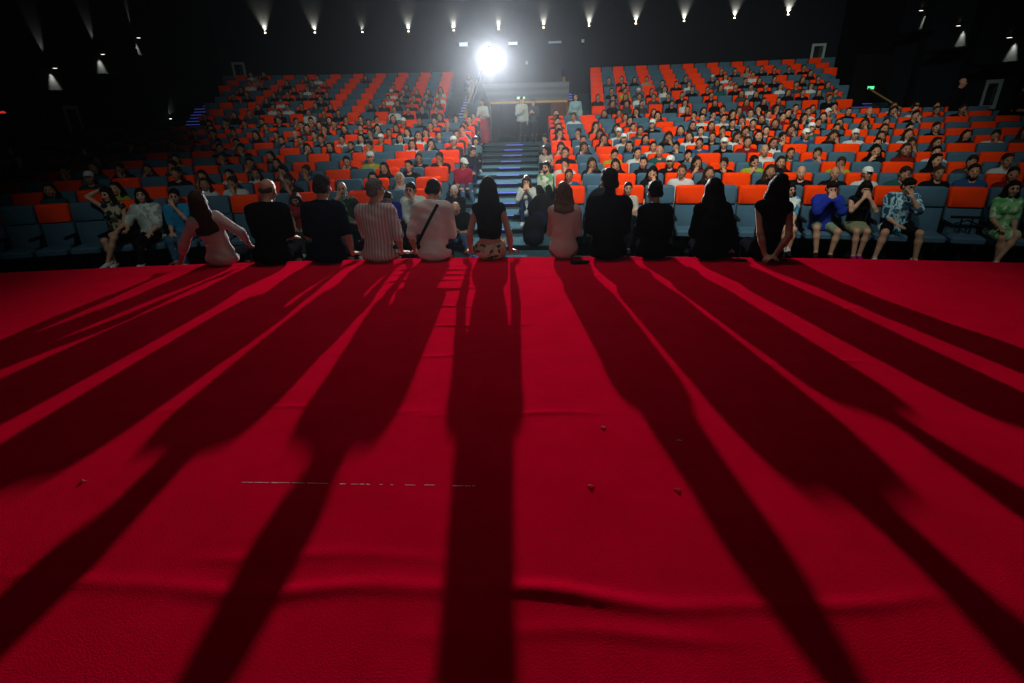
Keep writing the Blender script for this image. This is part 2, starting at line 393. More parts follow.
    if legs == 'sit': legs = [((-.10, .43, .06), (-.10, .45, -.33), (0, 1, -.1)), ((.10, .43, .06), (.11, .47, -.33), (0.1, 1, -.1))]
    if legs == 'hang': legs = [((-.09, .42, .05), (-.09, .40, -.37), (0, 1, -.35)), ((.09, .42, .05), (.10, .42, -.37), (0, 1, -.35))]
    if legs == 'stand': legs = [((-.09, .02, -.35), (-.10, -.02, -.80), (-.15, 1, -.1)), ((.09, .02, -.35), (.11, -.02, -.80), (.15, 1, -.1))]
    bt = g('bottom', 'trousers')
    for q, (kn, an, td) in zip((-1, 1), legs):
        hpj = np.array((.088 * q, .0, .085)); kn = np.array(kn, float); an = np.array(an, float); td = nrm(td); lr = .92 if fem else 1.0
        body.append(cap(hpj, kn, .082 * fat * lr, .056 * lr, .04, 0)); mid = kn + (an - kn) * .35
        body.append(cap(kn, mid, .053 * lr, .053 * lr, .03, 0)); body.append(cap(mid, an, .053 * lr, .034, .03, 0))
        ft = an + td * .16 + np.array((0, 0, -.045))
        body.append(cap(an + np.array((0, 0, -.03)) - td * .03, ft, .034, .026, .03, 0))
        if g('shoe', True): shoes.append(cap(an + np.array((0, 0, -.038)) - td * .04, ft, .041, .034, .02, 0))
        if g('socks', False): shoes.append(cap(an + np.array((0, 0, .06)), an + np.array((0, 0, -.03)), .041, .041, .02, 1))
        if bt in ('trousers', 'shorts'):
            bot.append(cap(hpj, kn if bt == 'trousers' else hpj + (kn - hpj) * .85, .094 * fat * lr, .068 * lr, .04, 0))
            if bt == 'trousers': bot.append(cap(kn, an + (kn - an) * .04, .066 * lr, .052, .03, 0))
    if bt in ('trousers', 'shorts', 'skirt'):
        bot.append(ell((0, -.01, .085), (.172 * fat, .128 * fat, .115), None, .05, 0))
    if bt == 'skirt':
        k1, k2 = np.array(legs[0][0], float), np.array(legs[1][0], float); f = g('skirt_len', .85); m1 = np.array((-.08, 0, .08)); m2 = np.array((.08, 0, .08))
        e1, e2 = m1 + (k1 - m1) * f, m2 + (k2 - m2) * f
        for t in (0, .5, 1): bot.append(cap(m1 * (1 - t) + m2 * t, e1 * (1 - t) + e2 * t, .10, .082, .06, 0))
        if legs[0][0][2] < -.2: # standing: long flared skirt
            for t in (-1, 0, 1): bot.append(cap((.06 * t, 0, .05), (.13 * t, .0, -.62), .11, .13, .08, 0))
    # hair
    h = g('hair', 's'); A = hair
    if h in 'slpcdb' and h != 'b':
        A.append(ell(hp((0, -.020, .034)), (.083, .098, .094), MH, .01, 0)); A.append(cap(hp((-.045, -.055, -.035)), hp((.045, -.055, -.035)), .042, None, .03, 0))
        if h != 'c': A.append(cap(hp((-.035, .045, .088)), hp((.035, .045, .088)), .026, None, .03, 0))
        for q in (-1, 1): A.append(cap(hp((.070 * q, .015, .03)), hp((.072 * q, .008, -.01)), .013, .008, .02, 0))
    if h == 'b':
        A.append(cap(hp((-.044, -.045, -.012)), hp((.044, -.045, -.012)), .034, None, .03, 0)); A.append(cap(hp((-.03, -.070, -.03)), hp((.03, -.070, -.03)), .024, None, .03, 0))
    if h == 'd': A.append(cap(hp((-.045, .04, -.075)), hp((0, .062, -.10)), .024, .03, .02, 0)); A.append(cap(hp((.045, .04, -.075)), hp((0, .062, -.10)), .024, .03, .02, 0))
    if h == 'l':
        ln = g('hair_len', .36); sp = g('hair_w', 1.0)
        for t in (-1, -.5, 0, .5, 1):
            a0 = hp((.060 * t, -.055 + .015 * abs(t), .01)); a1 = hp((.078 * t * sp, -.075 + .045 * abs(t), -.14)); a2 = nb + M @ np.array((.095 * t * sp, -.105 + .02 * abs(t), .10 - ln + .02 * abs(t)))
            A.append(cap(a0, a1, .042, .044, .03, 0)); A.append(cap(a1, a2, .046, .030, .035, 0))
        for q in (-1, 1): A.append(cap(hp((.070 * q, -.004, .03)), hp((.080 * q, -.012, -.12)), .024, .026, .03, 0))
    if h == 'o':  # bob to the shoulders
        A.append(ell(hp((0, -.020, .034)), (.086, .100, .094), MH, .01, 0)); A.append(cap(hp((-.035, .045, .088)), hp((.035, .045, .088)), .026, None, .03, 0))
        for t in (-1, -.5, 0, .5, 1): A.append(cap(hp((.064 * t, -.05 + .03 * abs(t), .01)), hp((.088 * t, -.065 + .05 * abs(t), -.15 + .02 * abs(t))), .042, .034, .03, 0))
        for q in (-1, 1): A.append(cap(hp((.072 * q, .018, .03)), hp((.078 * q, .02, -.11)), .022, .022, .03, 0))
    if h == 'p': A.append(ell(hp((0, -.115, .03)), (.042, .038, .042), MH, .02, 0))
    if h == 'h':
        A.append(ell(hp((0, -.022, .02)), (.093, .100, .112), MH, .02, 0)); A.append(cap(hp((0, -.045, -.05)), nb + M @ np.array((0, -.02, -.03)), .085, .095, .05, 0))
        for q in (-1, 1): A.append(cap(hp((.07 * q, .03, .03)), hp((.045 * q, .045, -.115)), .024, .028, .03, 0))
        A.append(cap(hp((-.045, .05, .095)), hp((.045, .05, .095)), .022, None, .03, 0)); A.append(ell(nb + M @ np.array((0, .04, -.02)), (.10, .09, .06), M, .03, 0))
    capP = []
    if h == 'c':
        capP.append(ell(hp((0, -.012, .055)), (.086, .104, .078), MH, .01, 0)); capP.append(ell(hp((0, .105, .055)), (.062, .055, .009), MH, .012, 0))
    return dict(body=body, top=top, bottom=bot, hair=hair, shoes=shoes, cap=capP), dict(head=hd, hands=hands, MH=MH, M=M, ch=ch, hp=hp)

def hero(label, loc, rotz, o, mats, s=1.0, group=None, vox=.0095):
    """a person near the stage: body, top, trousers or skirt, hair and shoes each their own surface"""
    parts, key = person_prims(o)
    t = thing('person', label, 'person', loc, rotz, group); t.scale = (s, s, s)
    link_mesh('body', sdf_mesh('body', parts['body'], vox, [mats.get('skin', skin_back), eye_m, lip_m]), t)
    names = dict(top=mats.get('top_name', 'shirt'), bottom={'skirt': 'skirt', 'shorts': 'shorts'}.get(o.get('bottom'), 'trousers'), hair='hair', shoes='shoes', cap='cap')
    for k in ('top', 'bottom', 'hair', 'shoes', 'cap'):
        if parts[k] and mats.get(k) is not None or (k == 'hair' and parts[k]):
            m = mats.get(k, hair_k); ms = m if isinstance(m, list) else [m]
            link_mesh(names[k], sdf_mesh(names[k], parts[k], vox * 1.1, ms, wrinkle={'top': .0035, 'bottom': .003, 'hair': .003}.get(k, 0)), t)
    return t, key, parts

# crowd figures: one surface each, labelled by region; shirt colour comes from the object's own colour
CL = [skin, eye_m, lip_m, crowd_top, crowd_leg, crowd_hair, shoe_k, cap_m, scarf_m]
def crowd_mesh(name, o, vox):
    parts, _ = person_prims(o); P = []
    for k, lab in (('body', None), ('top', 3), ('bottom', 4), ('hair', 8 if o.get('hair') == 'h' else 5), ('shoes', 6), ('cap', 7)):
        for p in parts[k]:
            if lab is not None: p.lab = lab
            P.append(p)
    return sdf_mesh(name, P, vox, CL)
POSES = [dict(aL='lap', aR='lap'), dict(aL='thigh', aR='chin', head=(.15, .12, .1), lean=.08), dict(aL='cross', aR='cross', head=(-.1, .05, 0)), dict(aL='face', aR='lap', head=(-.15, .15, -.1), lean=.1)]
CROWD_MESH = {}
def crowd_proto(h, v, vox=.013):
    if (h, v, vox) not in CROWD_MESH:
        o = dict(POSES[v], hair=h, brow=False, fem=h in 'lph', hair_len=.22, sleeve=.4, shoe=True, collar=True)
        CROWD_MESH[(h, v, vox)] = crowd_mesh('seated_person', o, vox)
    return CROWD_MESH[(h, v, vox)]
HAIR = dict(s='short dark hair', l='long dark hair', p='hair in bun', b='bald head', c='pale cap', d='dark beard', h='head scarf')
COL = dict(k=('black', (.007, .007, .009)), g=('grey', (.04, .045, .05)), w=('white', (.50, .55, .55)), b=('blue', (.02, .07, .17)), r=('red', (.16, .012, .012)),
           y=('yellow', (.26, .34, .03)), t=('teal', (.015, .08, .08)), c=('cream', (.25, .22, .16)))
ORD = ['', 'first', 'second', 'third', 'fourth', 'fifth', 'sixth', 'seventh', 'eighth', 'ninth', 'tenth', 'eleventh', 'twelfth', 'thirteenth', 'fourteenth', 'fifteenth', 'sixteenth', 'seventeenth', 'eighteenth', 'nineteenth', 'twentieth', 'twenty-first', 'twenty-second', 'twenty-third', 'twenty-fourth', 'twenty-fifth', 'twenty-sixth']

# ------------------------------------------------------------------ hall geometry
YC = -18.2
def pol(r, th): return (r * sin(th), YC + r * cos(th))
def row_r(row): return 28.15 + .92 * (row - 1) if row <= 11 else 40.2 + .87 * (row - 12)
def row_floor(row): return -.82 + .108 * (row - 1) if row <= 11 else .50 + .236 * (row - 12)
def row_top(row): return .28 + .105 * (row - 1) if row <= 11 else 1.6 + .236 * (row - 12)
WX = 14.0

carpet_m = bpy.data.materials.new('red_carpet'); carpet_m.use_nodes = True
def _carpet():
    nt = carpet_m.node_tree; b = nt.nodes['Principled BSDF']; b.inputs['Roughness'].default_value = .85; b.inputs['Specular IOR Level'].default_value = 0; b.inputs['Specular Tint'].default_value = (1, .0, .16, 1)
    pass
    tc = nt.nodes.new('ShaderNodeTexCoord'); n = nt.nodes.new('ShaderNodeTexNoise'); n.inputs['Scale'].default_value = 3.0; n.inputs['Detail'].default_value = 8; n.inputs['Roughness'].default_value = .65
    nt.links.new(tc.outputs['Object'], n.inputs['Vector'])
    r = nt.nodes.new('ShaderNodeValToRGB'); r.color_ramp.elements[0].position = .3; r.color_ramp.elements[1].position = .72
    r.color_ramp.elements[0].color = (.50, .0006, .017, 1); r.color_ramp.elements[1].color = (.62, .001, .026, 1)
    nt.links.new(n.outputs['Fac'], r.inputs['Fac']); nt.links.new(r.outputs['Color'], b.inputs['Base Color'])
    f = nt.nodes.new('ShaderNodeTexNoise'); f.inputs['Scale'].default_value = 160; f.inputs['Detail'].default_value = 3
    nt.links.new(tc.outputs['Object'], f.inputs['Vector'])
    bp = nt.nodes.new('ShaderNodeBump'); bp.inputs['Strength'].default_value = .35; bp.inputs['Distance'].default_value = .004
    nt.links.new(f.outputs['Fac'], bp.inputs['Height']); nt.links.new(bp.outputs['Normal'], b.inputs['Normal'])
_carpet()

RE = 33.95; YE = 5.99   # stage front edge is an arc
def edge_y(x): return YE - RE + sqrt(RE * RE - x * x)
# carpet with real folds: (y, amplitude, width, x centre, x half length, waviness)
FOLDS = [(1.50, .004, .030, -.05, .45, .02), (1.36, .0065, .035, -.1, 1.1, .025), (1.34, .006, .03, 1.2, .9, .03), (1.19, .004, .03, .9, .5, .02), (2.60, .006, .022, -.6, .8, .03), (2.55, .004, .02, .6, .5, .02),
         (3.35, .006, .02, .0, .7, .03), (3.9, .012, .022, .1, .6, .04), (4.3, .013, .02, .0, .5, .04), (4.55, .006, .02, -.3, .35, .03), (4.85, .016, .022, -.25, .5, .03), (5.1, .016, .022, -.35, .4, .03), (5.3, .015, .02, -.4, .45, .02), (5.5, .014, .02, -.35, .5, .02), (5.66, .007, .02, -.3, .5, .02), (5.2, .005, .02, 1.0, .9, .02), (3.2, .005, .025, 2.4, .6, .03), (4.2, .004, .025, 3.0, .8, .03)]
def carpet():
    xs = np.concatenate([np.arange(-9, -2.6, .16), np.arange(-2.6, 3.6, .035), np.arange(3.6, 9.01, .16)])
    ts = np.concatenate([np.arange(-2.0, .6, .12), np.arange(.6, 5.94, .016), [5.955, 5.975, 5.99]])
    X, T = np.meshgrid(xs, ts, indexing='ij')
    Ed = YE - RE + np.sqrt(RE * RE - X * X); Yv = np.where(T > 0, T / YE * Ed, T)
    Z = .0015 * np.sin(2.1 * X + 1.3 * Yv) * np.sin(1.7 * Yv + .6 * X)
    for (y, a, wd, xc, xl, wv) in FOLDS:
        c = y + wv * np.sin(3.7 * X + y * 9) + .4 * wv * np.sin(9 * X + y * 5)
        Z += a * np.exp(-((Yv - c) / wd) ** 2) * np.exp(-((X - xc) / xl) ** 4) * (.75 + .25 * np.sin(6 * X + 11 * y))
    Z = np.maximum(Z, 0) + .012
    global CARPET; CARPET = (xs, ts, Yv, Z)
    V = np.stack([X, Yv, Z], -1).reshape(-1, 3); nx, ny = len(xs), len(ts)
    i = np.arange(nx * ny).reshape(nx, ny); Q = np.stack([i[:-1, :-1], i[1:, :-1], i[1:, 1:], i[:-1, 1:]], -1).reshape(-1, 4)
    me = bpy.data.meshes.new('stage_carpet'); me.vertices.add(len(V)); me.vertices.foreach_set('co', V.astype(np.float32).ravel())
    me.loops.add(Q.size); me.loops.foreach_set('vertex_index', Q.astype(np.int32).ravel()); me.polygons.add(len(Q)); me.polygons.foreach_set('loop_start', np.arange(0, Q.size, 4, dtype=np.int32))
    me.polygons.foreach_set('use_smooth', np.ones(len(Q), bool)); me.materials.append(carpet_m); me.update(calc_edges=True)
    o = link_mesh('stage_carpet', me); tag(o, 'red carpet with folds covering the whole stage floor', 'carpet'); o['kind'] = 'structure'
carpet()
dark_paint = mat('dark_paint', (.012, .013, .016), .8)
navy_wall = mat('navy_wall', (.013, .018, .026), .75, noise=.4, nscale=1.2, color2=(.010, .013, .018))
dim_b = mat('dim_blue_led', (.1, .1, .4), .5, emit=(.14, .16, 1), estr=.16)
black_wall = mat('black_wall', (.006, .006, .007), .85)
def arcstrip(mb, r0, r1, t0, t1, z0, z1, n=40, mi=0):
    """solid ring sector"""
    vs = []; 
    for k in range(n + 1):
        t = t0 + (t1 - t0) * k / n
        for r, z in ((r0, z0), (r1, z0), (r1, z1), (r0, z1)): vs.append((*pol(r, t), z))
    fs = []
    for k in range(n):
        a = k * 4; b = a + 4
        for i in range(4): j = (i + 1) % 4; fs.append((a + i, a + j, b + j, b + i))
    fs += [(3, 2, 1, 0), (n * 4, n * 4 + 1, n * 4 + 2, n * 4 + 3)]
    mb.add(vs, fs, mi)
# stage body under the carpet
mb = MB(); vs = []; n = 60
for k in range(n + 1):
    x = -9 + 18 * k / n
    vs += [(x, -2, .011), (x, edge_y(x), .011), (x, edge_y(x), -.9), (x, -2, -.9)]
fs = [(k * 4 + i, k * 4 + (i + 1) % 4, k * 4 + 4 + (i + 1) % 4, k * 4 + 4 + i) for k in range(n) for i in range(4)] + [(0, 1, 2, 3), (n * 4 + 3, n * 4 + 2, n * 4 + 1, n * 4)]
structure(mb.add(vs, fs).build('stage', dark_paint))

floor_m = mat('floor_carpet', (.030, .060, .075), .9, noise=.6, nscale=40, color2=(.02, .042, .055), bump=.3, bscale=200)
mb = MB(); mb.box(-WX, WX, 5.2, 10.0, -1.0, -.82)
THW = .40
for row in range(1, 12):
    r = row_r(row); z = row_floor(row)
    for sg in (-1, 1):
        t0, t1 = asin(1.10 / r), asin(min(WX / r, .99)); arcstrip(mb, r - .70, r + .25 if row < 11 else r + .25, sg * t0, sg * t1, -1.2, z)
arcstrip(mb, row_r(11) + .22, 39.55, -.37, .37, -1.2, .36)
structure(mb.build('floor', floor_m))
# centre stairs, one deep step per row, blue light in the middle of each nosing
step_m = mat('stair_carpet', (.045, .10, .125), .9, noise=.6, nscale=50, color2=(.03, .07, .09), bump=.3, bscale=200)
nose_m = mat('stair_nosing', (.006, .008, .010), .7)
led_b = mat('blue_led', (.1, .1, .5), .5, emit=(.16, .22, 1), estr=.7)
led_w = mat('white_blue_led', (.3, .3, .5), .5, emit=(.40, .5, 1), estr=.35)
mb = MB()
steps = []
for k in range(12):
    r = 27.45 + .92 * k; z = -.62 + .0975 * k; steps.append((r, z)); th = asin(1.10 / r); r1 = 27.45 + .92 * (k + 1) if k < 11 else 39.0
    arcstrip(mb, r, r1 + .01, -th, th, -1.2, z, 8, 0); arcstrip(mb, r - .012, r, -th, th, z - .095, z - .022, 8, 1)
arcstrip(mb, 27.0, 27.46, -.0395, .0395, -1.2, -.72, 8, 0)
structure(mb.build('trim_1', [step_m, nose_m]))
for k, (r, z) in enumerate(steps):
    m = MB(); a = .30 / r; arcstrip(m, r - .020, r - .010, -.02 / r - a, a - .02 / r, z - .022, z - .002, 4)
    nm = ['lowest blue light strip on the centre stairs, nearest the stage', 'highest blue light strip on the centre stairs, below the doorway'][k > 5] if k in (0, 11) else 'blue light strip on the %s step of the centre stairs from the stage' % ORD[k + 1]
    o = m.build('step_light', led_b); tag(o, nm, 'light', 'blue lights down the centre stairs')

# upper terraces and their side stairs
terr_m = mat('terrace_paint', (.020, .034, .045), .9)
mb = MB()
for row in range(12, 20):
    r = row_r(row); z = row_floor(row)
    for sg in (-1, 1):
        arcstrip(mb, r - .65, r + .23 if row < 19 else r + 3, sg * 1.92 / r, sg * .345, -.5, z)
        arcstrip(mb, r - .65 - .22, r - .64, sg * 1.92 / r, sg * (2.72 / r), -.5, z - .118, 4); arcstrip(mb, r - .65 - .22, r - .64, sg * .295, sg * .345, -.5, z - .118, 4)
structure(mb.build('trim_2', terr_m))
for sg in (-1, 1):
    for row in range(12, 20):
        for hs in (0, 1):
            r = row_r(row) - .65 - (.22 if not hs else 0); z = row_floor(row) - (.118 if not hs else 0)
            o_ = ORD[2 * (row - 12) + hs + 1]
            for outer in (0, 1):
                m = MB()
                if outer: a0, a1 = .300, .318
                elif sg < 0: a0, a1 = 1.98 / r, 2.62 / r
                else: a0, a1 = 2.2 / r, 2.36 / r
                arcstrip(m, r - .022, r - .002, sg * a0, sg * a1, z - .03, z - .004, 3)
                side = 'left' if sg < 0 else 'right'
                o = m.build('step_light', dim_b if outer else led_w if sg < 0 else led_b)
                tag(o, 'light strip on the %s step of the upper %s stairs, %s side' % (o_, side, 'outer' if outer else 'inner'), 'light', 'step lights on the upper stairs')

# walls
mb = MB(); arcstrip(mb, 47.5, 47.8, -.42, .42, -1, 8.6, 60)
structure(mb.build('wall_back', mat('back_wall', (.013, .015, .019), .9)))
for sg, nm in ((-1, 'left'), (1, 'right')):
    mb = MB(); mb.box(min(sg * WX, sg * (WX + .3)), max(sg * WX, sg * (WX + .3)), 5.0, 19.0, -1.2, 9)
    mb.box(min(sg * WX, sg * (WX + .3)), max(sg * WX, sg * (WX + .3)), 19.0, 22.9, -1.2, 9, 0)
    mb.box(min(sg * WX, sg * (WX + .3)), max(sg * WX, sg * (WX + .3)), 22.9, 29, -1.2, 9, 1)
    # pilasters dividing the panels
    for y in (16.55, 18.9, 21.3): mb.box(min(sg * (WX - .14), sg * WX), max(sg * (WX - .14), sg * WX), y - .12, y + .12, -1.0, 8, 1)
    # slanting ledge the downlights wash
    structure(mb.build('wall_' + nm, [navy_wall, black_wall]))
mb = MB(); mb.box(-15, 15, -3, 30, 9.0, 9.2); structure(mb.build('ceiling', black_wall))
mb = MB(); mb.box(-15, 15, -3.3, -3.0, -1, 9.2); structure(mb.build('wall_stage', black_wall))
# centre block: parapets beside the doorway and the clad wall over it
clad_m = bpy.data.materials.new('clad_wall'); clad_m.use_nodes = True
def _clad():
    nt = clad_m.node_tree; b = nt.nodes['Principled BSDF']; b.inputs['Base Color'].default_value = (.028, .042, .058, 1); b.inputs['Roughness'].default_value = .6
    tc = nt.nodes.new('ShaderNodeTexCoord'); mp = nt.nodes.new('ShaderNodeMapping'); mp.inputs['Rotation'].default_value = (0, pi / 2, 0)
    wv = nt.nodes.new('ShaderNodeTexWave'); wv.inputs['Scale'].default_value = 1.3; wv.bands_direction = 'X'; nt.links.new(tc.outputs['Object'], mp.inputs['Vector']); nt.links.new(mp.outputs['Vector'], wv.inputs['Vector'])
    bp = nt.nodes.new('ShaderNodeBump'); bp.inputs['Strength'].default_value = .6; bp.inputs['Distance'].default_value = .02; nt.links.new(wv.outputs['Fac'], bp.inputs['Height']); nt.links.new(bp.outputs['Normal'], b.inputs['Normal'])
_clad()
mb = MB()
YF = 21.8
# front face with doorway x -1.0..1.9, z .36..1.78 ; solid block above running back to the booth wall
vs = []
def zt(x): return 3.15
mb.box(-1.88, -1.0, YF, YF + .3, .3, 1.80, 1); mb.box(1.9, 2.0, YF, YF + .3, .3, 1.80, 1)
mb.add([(-1.05, YF, 1.80), (1.95, YF, 1.80), (1.95, YF, 2.45), (-1.27, YF, 2.45), (-1.05, 28.9, 1.80), (1.95, 28.9, 1.80), (1.95, 28.9, 2.45), (-1.27, 28.9, 2.45)], [(0, 1, 2, 3), (7, 6, 5, 4), (0, 4, 5, 1), (1, 5, 6, 2), (2, 6, 7, 3), (3, 7, 4, 0)], 0)
structure(mb.build('wall_booth', [clad_m, navy_wall]))
# passage behind the doorway
mb = MB(); mb.box(-1.9, -1.0, YF + .3, 27, .3, 1.80); mb.box(1.9, 2.0, YF + .3, 27, .3, 1.8); mb.box(-1.9, 2.0, 27, 27.2, .3, 1.8); mb.box(-1.9, 2.0, YF - 1, 27, .0, .36); structure(mb.build('wall_passage', black_wall))
# parapets rising with the side stairs
rail_m = mat('brass_rail', (.32, .20, .07), .45, metal=.3); brown_m = mat('brown_wood', (.10, .045, .02), .6, noise=.6, nscale=8)
for sg in (-1, 1):
    mb = MB(); x0, x1 = sorted((sg * (1.88 if sg < 0 else 2.0), sg * (1.78 if sg < 0 else 1.9)))
    ys = [21.2, 27.5]; zb = [1.0, 2.75]
    vs = [(x, y, z) for x in (x0, x1) for y, z in ((ys[0], .3), (ys[1], .3), (ys[1], zb[1] + .5), (ys[0], zb[0] + .3))]
    mb.add(vs, [(0, 1, 2, 3), (7, 6, 5, 4), (0, 4, 5, 1), (1, 5, 6, 2), (2, 6, 7, 3), (3, 7, 4, 0)]); structure(mb.build('wall_parapet', navy_wall))
    t = thing('handrail', 'wooden handrail sloping down beside the %s stairs to the doorway' % ('left' if sg < 0 else 'right'), 'handrail', (sg * 1.9, 21.2, 1.3))
    m = MB(); m.add([(a, b, c) for a in (-.06, .06) for b, c in ((0, 0), (4.4, 1.36), (4.4, 1.50), (0, .14))], [(0, 1, 2, 3), (7, 6, 5, 4), (0, 4, 5, 1), (1, 5, 6, 2), (2, 6, 7, 3), (3, 7, 4, 0)])
    m.build('rail', rail_m, t)
    m = MB()
    for k in range(4): m.box(-.02, .02, .3 + k * 1.2, .34 + k * 1.2, (.3 + k * 1.2) * .31 - .1, (.3 + k * 1.2) * .31 + .03)
    m.build('bracket', nose_m, t)
# door frame, open wooden door leaf, exit sign
t = thing('door_frame', 'brass-coloured frame around the central doorway', 'door frame', (.45, YF, .36)); t['kind'] = 'structure'; t.name = 'door_1'
del t['label'], t['category']
m = MB(); m.box(-1.45, 1.45, -.05, -.005, 1.40, 1.47); m.build('frame_head', rail_m, t)
m = MB(); m.box(-1.49, -1.43, -.05, -.005, 0, 1.47); m.build('frame_side', brown_m, t); m = MB(); m.box(1.43, 1.49, -.05, -.005, 0, 1.47); m.build('frame_side', brown_m, t)
m = MB(); m.box(.82, 1.42, -.04, .02, .02, 1.39, bev=.008); lf = m.build('door_leaf', brown_m, t); m = MB(); m.tube([(.90, -.06, .62), (.90, -.09, .66), (.90, -.09, .80), (.90, -.06, .84)], .012); m.build('handle', rail_m, lf)
t = thing('exit_sign', 'small lit exit sign above the central doorway', 'sign', (.16, YF - .06, 1.94))
m = MB(); m.box(-.17, .17, -.02, .05, -.055, .055, bev=.006); m.build('housing', dark_paint, t)
m = MB(); m.box(-.15, .15, -.024, -.019, -.04, .04); m.build('panel', mat('exit_glow', (.6, 1, .7), .5, emit=(.62, 1, .60), estr=.8), t)

# projection booth fittings on the back wall
port_m = mat('port_glow', (.5, .6, .7), .5, emit=(.75, .88, 1), estr=.55); port_d = mat('port_dim', (.3, .4, .5), .5, emit=(.6, .8, 1), estr=.05)
for i, (x, z, wd, hg, m_, lb) in enumerate(((-2.8, 4.49, .42, .18, port_m, 'lit booth window, brightest one, left of the projector beam'), (-.40, 4.47, .44, .13, port_m, 'lit booth window just right of the projector beam'), (1.62, 4.46, .62, .10, port_d, 'dim wide booth window right of the projector'), (2.95, 4.47, .14, .14, port_d, 'small dim booth window farthest right'), (.25, 3.62, .12, .14, port_d, 'small dim lamp glint low on the booth wall'))):
    y = YC + sqrt(47.5 ** 2 - x * x) - .04
    t = thing('booth_window', lb, 'window', (x, y, z), 0, 'booth windows on the back wall')
    m = MB(); 
    for a in ((-wd / 2 - .03, wd / 2 + .03, hg / 2, hg / 2 + .03), (-wd / 2 - .03, wd / 2 + .03, -hg / 2 - .03, -hg / 2), (-wd / 2 - .03, -wd / 2, -hg / 2, hg / 2), (wd / 2, wd / 2 + .03, -hg / 2, hg / 2)): m.box(a[0], a[1], -.05, .0, a[2], a[3])
    m.build('frame', dark_paint, t); m = MB(); m.box(-wd / 2, wd / 2, -.02, -.01, -hg / 2, hg / 2); m.build('pane', m_, t)
t = thing('projector', 'blazing white projector shining from above the central doorway', 'projector', PROJ)
m = MB(); m.box(-.22, .22, .14, .60, -.22, .22, bev=.04); m.box(-.05, .05, .2, .5, .2, .3, bev=.01); m.build('housing', dark_paint, t)
m = MB(); m.lathe([(.30, .0), (.30, .12), (.28, .12), (.26, .02), (.0, .0)], 28, axis='y'); m.build('lens_barrel', dark_paint, t)
m = MB(); m.lathe([(.0, .10), (.10, .095), (.18, .075), (.24, .045), (.25, .02)], 28, axis='y'); m.build('lens', mat('lens_glow', (1, 1, 1), .3, emit=(1, 1, 1), estr=40), t, smooth=True)
m = MB(); m.box(-.05, .05, .22, .32, -.93, -.20); m.box(-.32, .32, .05, .50, -.97, -.93); m.build('stand', nose_m, t)

# wall sconces
sc_body = mat('sconce_metal', (.05, .05, .05), .4, metal=.6); sc_glow = mat('sconce_glow', (1, .9, .6), .4, emit=(1, .88, .55), estr=5); sc_gloww = mat('sconce_glow_white', (1, .95, .85), .4, emit=(1, .93, .8), estr=2.5)
PW = [5 * p_ for p_ in (210, 150, 40, 230, 280, 260, 240, 260, 240, 220, 170, 230)]
for i in range(12):
    x = (i - 5.5) * 2.147; th = asin(x / 47.35); px, py = pol(47.42, th)
    t = thing('wall_sconce', 'uplight sconce throwing a warm cone on the back wall, %s from the left' % ORD[i + 1], 'lamp', (px, py, 5.06), -th, 'uplights along the back wall')
    m = MB(); m.lathe([(0, -.10), (.03, -.10), (.055, -.04), (.06, .0), (.05, .0), (.04, -.02), (0, -.03)], 16); m.build('shade', sc_body, t, smooth=True)
    m = MB(); m.lathe([(0, -.02), (.035, -.01), (.045, .02), (.035, .05), (0, .06)], 12); m.build('bulb', sc_glow, t, smooth=True)
    m = MB(); m.box(-.02, .02, .03, .08, -.08, -.03); m.build('bracket', sc_body, t)
    d = bpy.data.lights.new('uplight', 'SPOT'); d.energy = PW[i]; d.spot_size = radians(64); d.spot_blend = 1; d.color = (1, .86, .60); d.shadow_soft_size = .03
    o = bpy.data.objects.new('uplight', d); C.objects.link(o); o.parent = t; o.location = (0, .035, .075); o.rotation_euler = (radians(180 - 6), 0, 0)
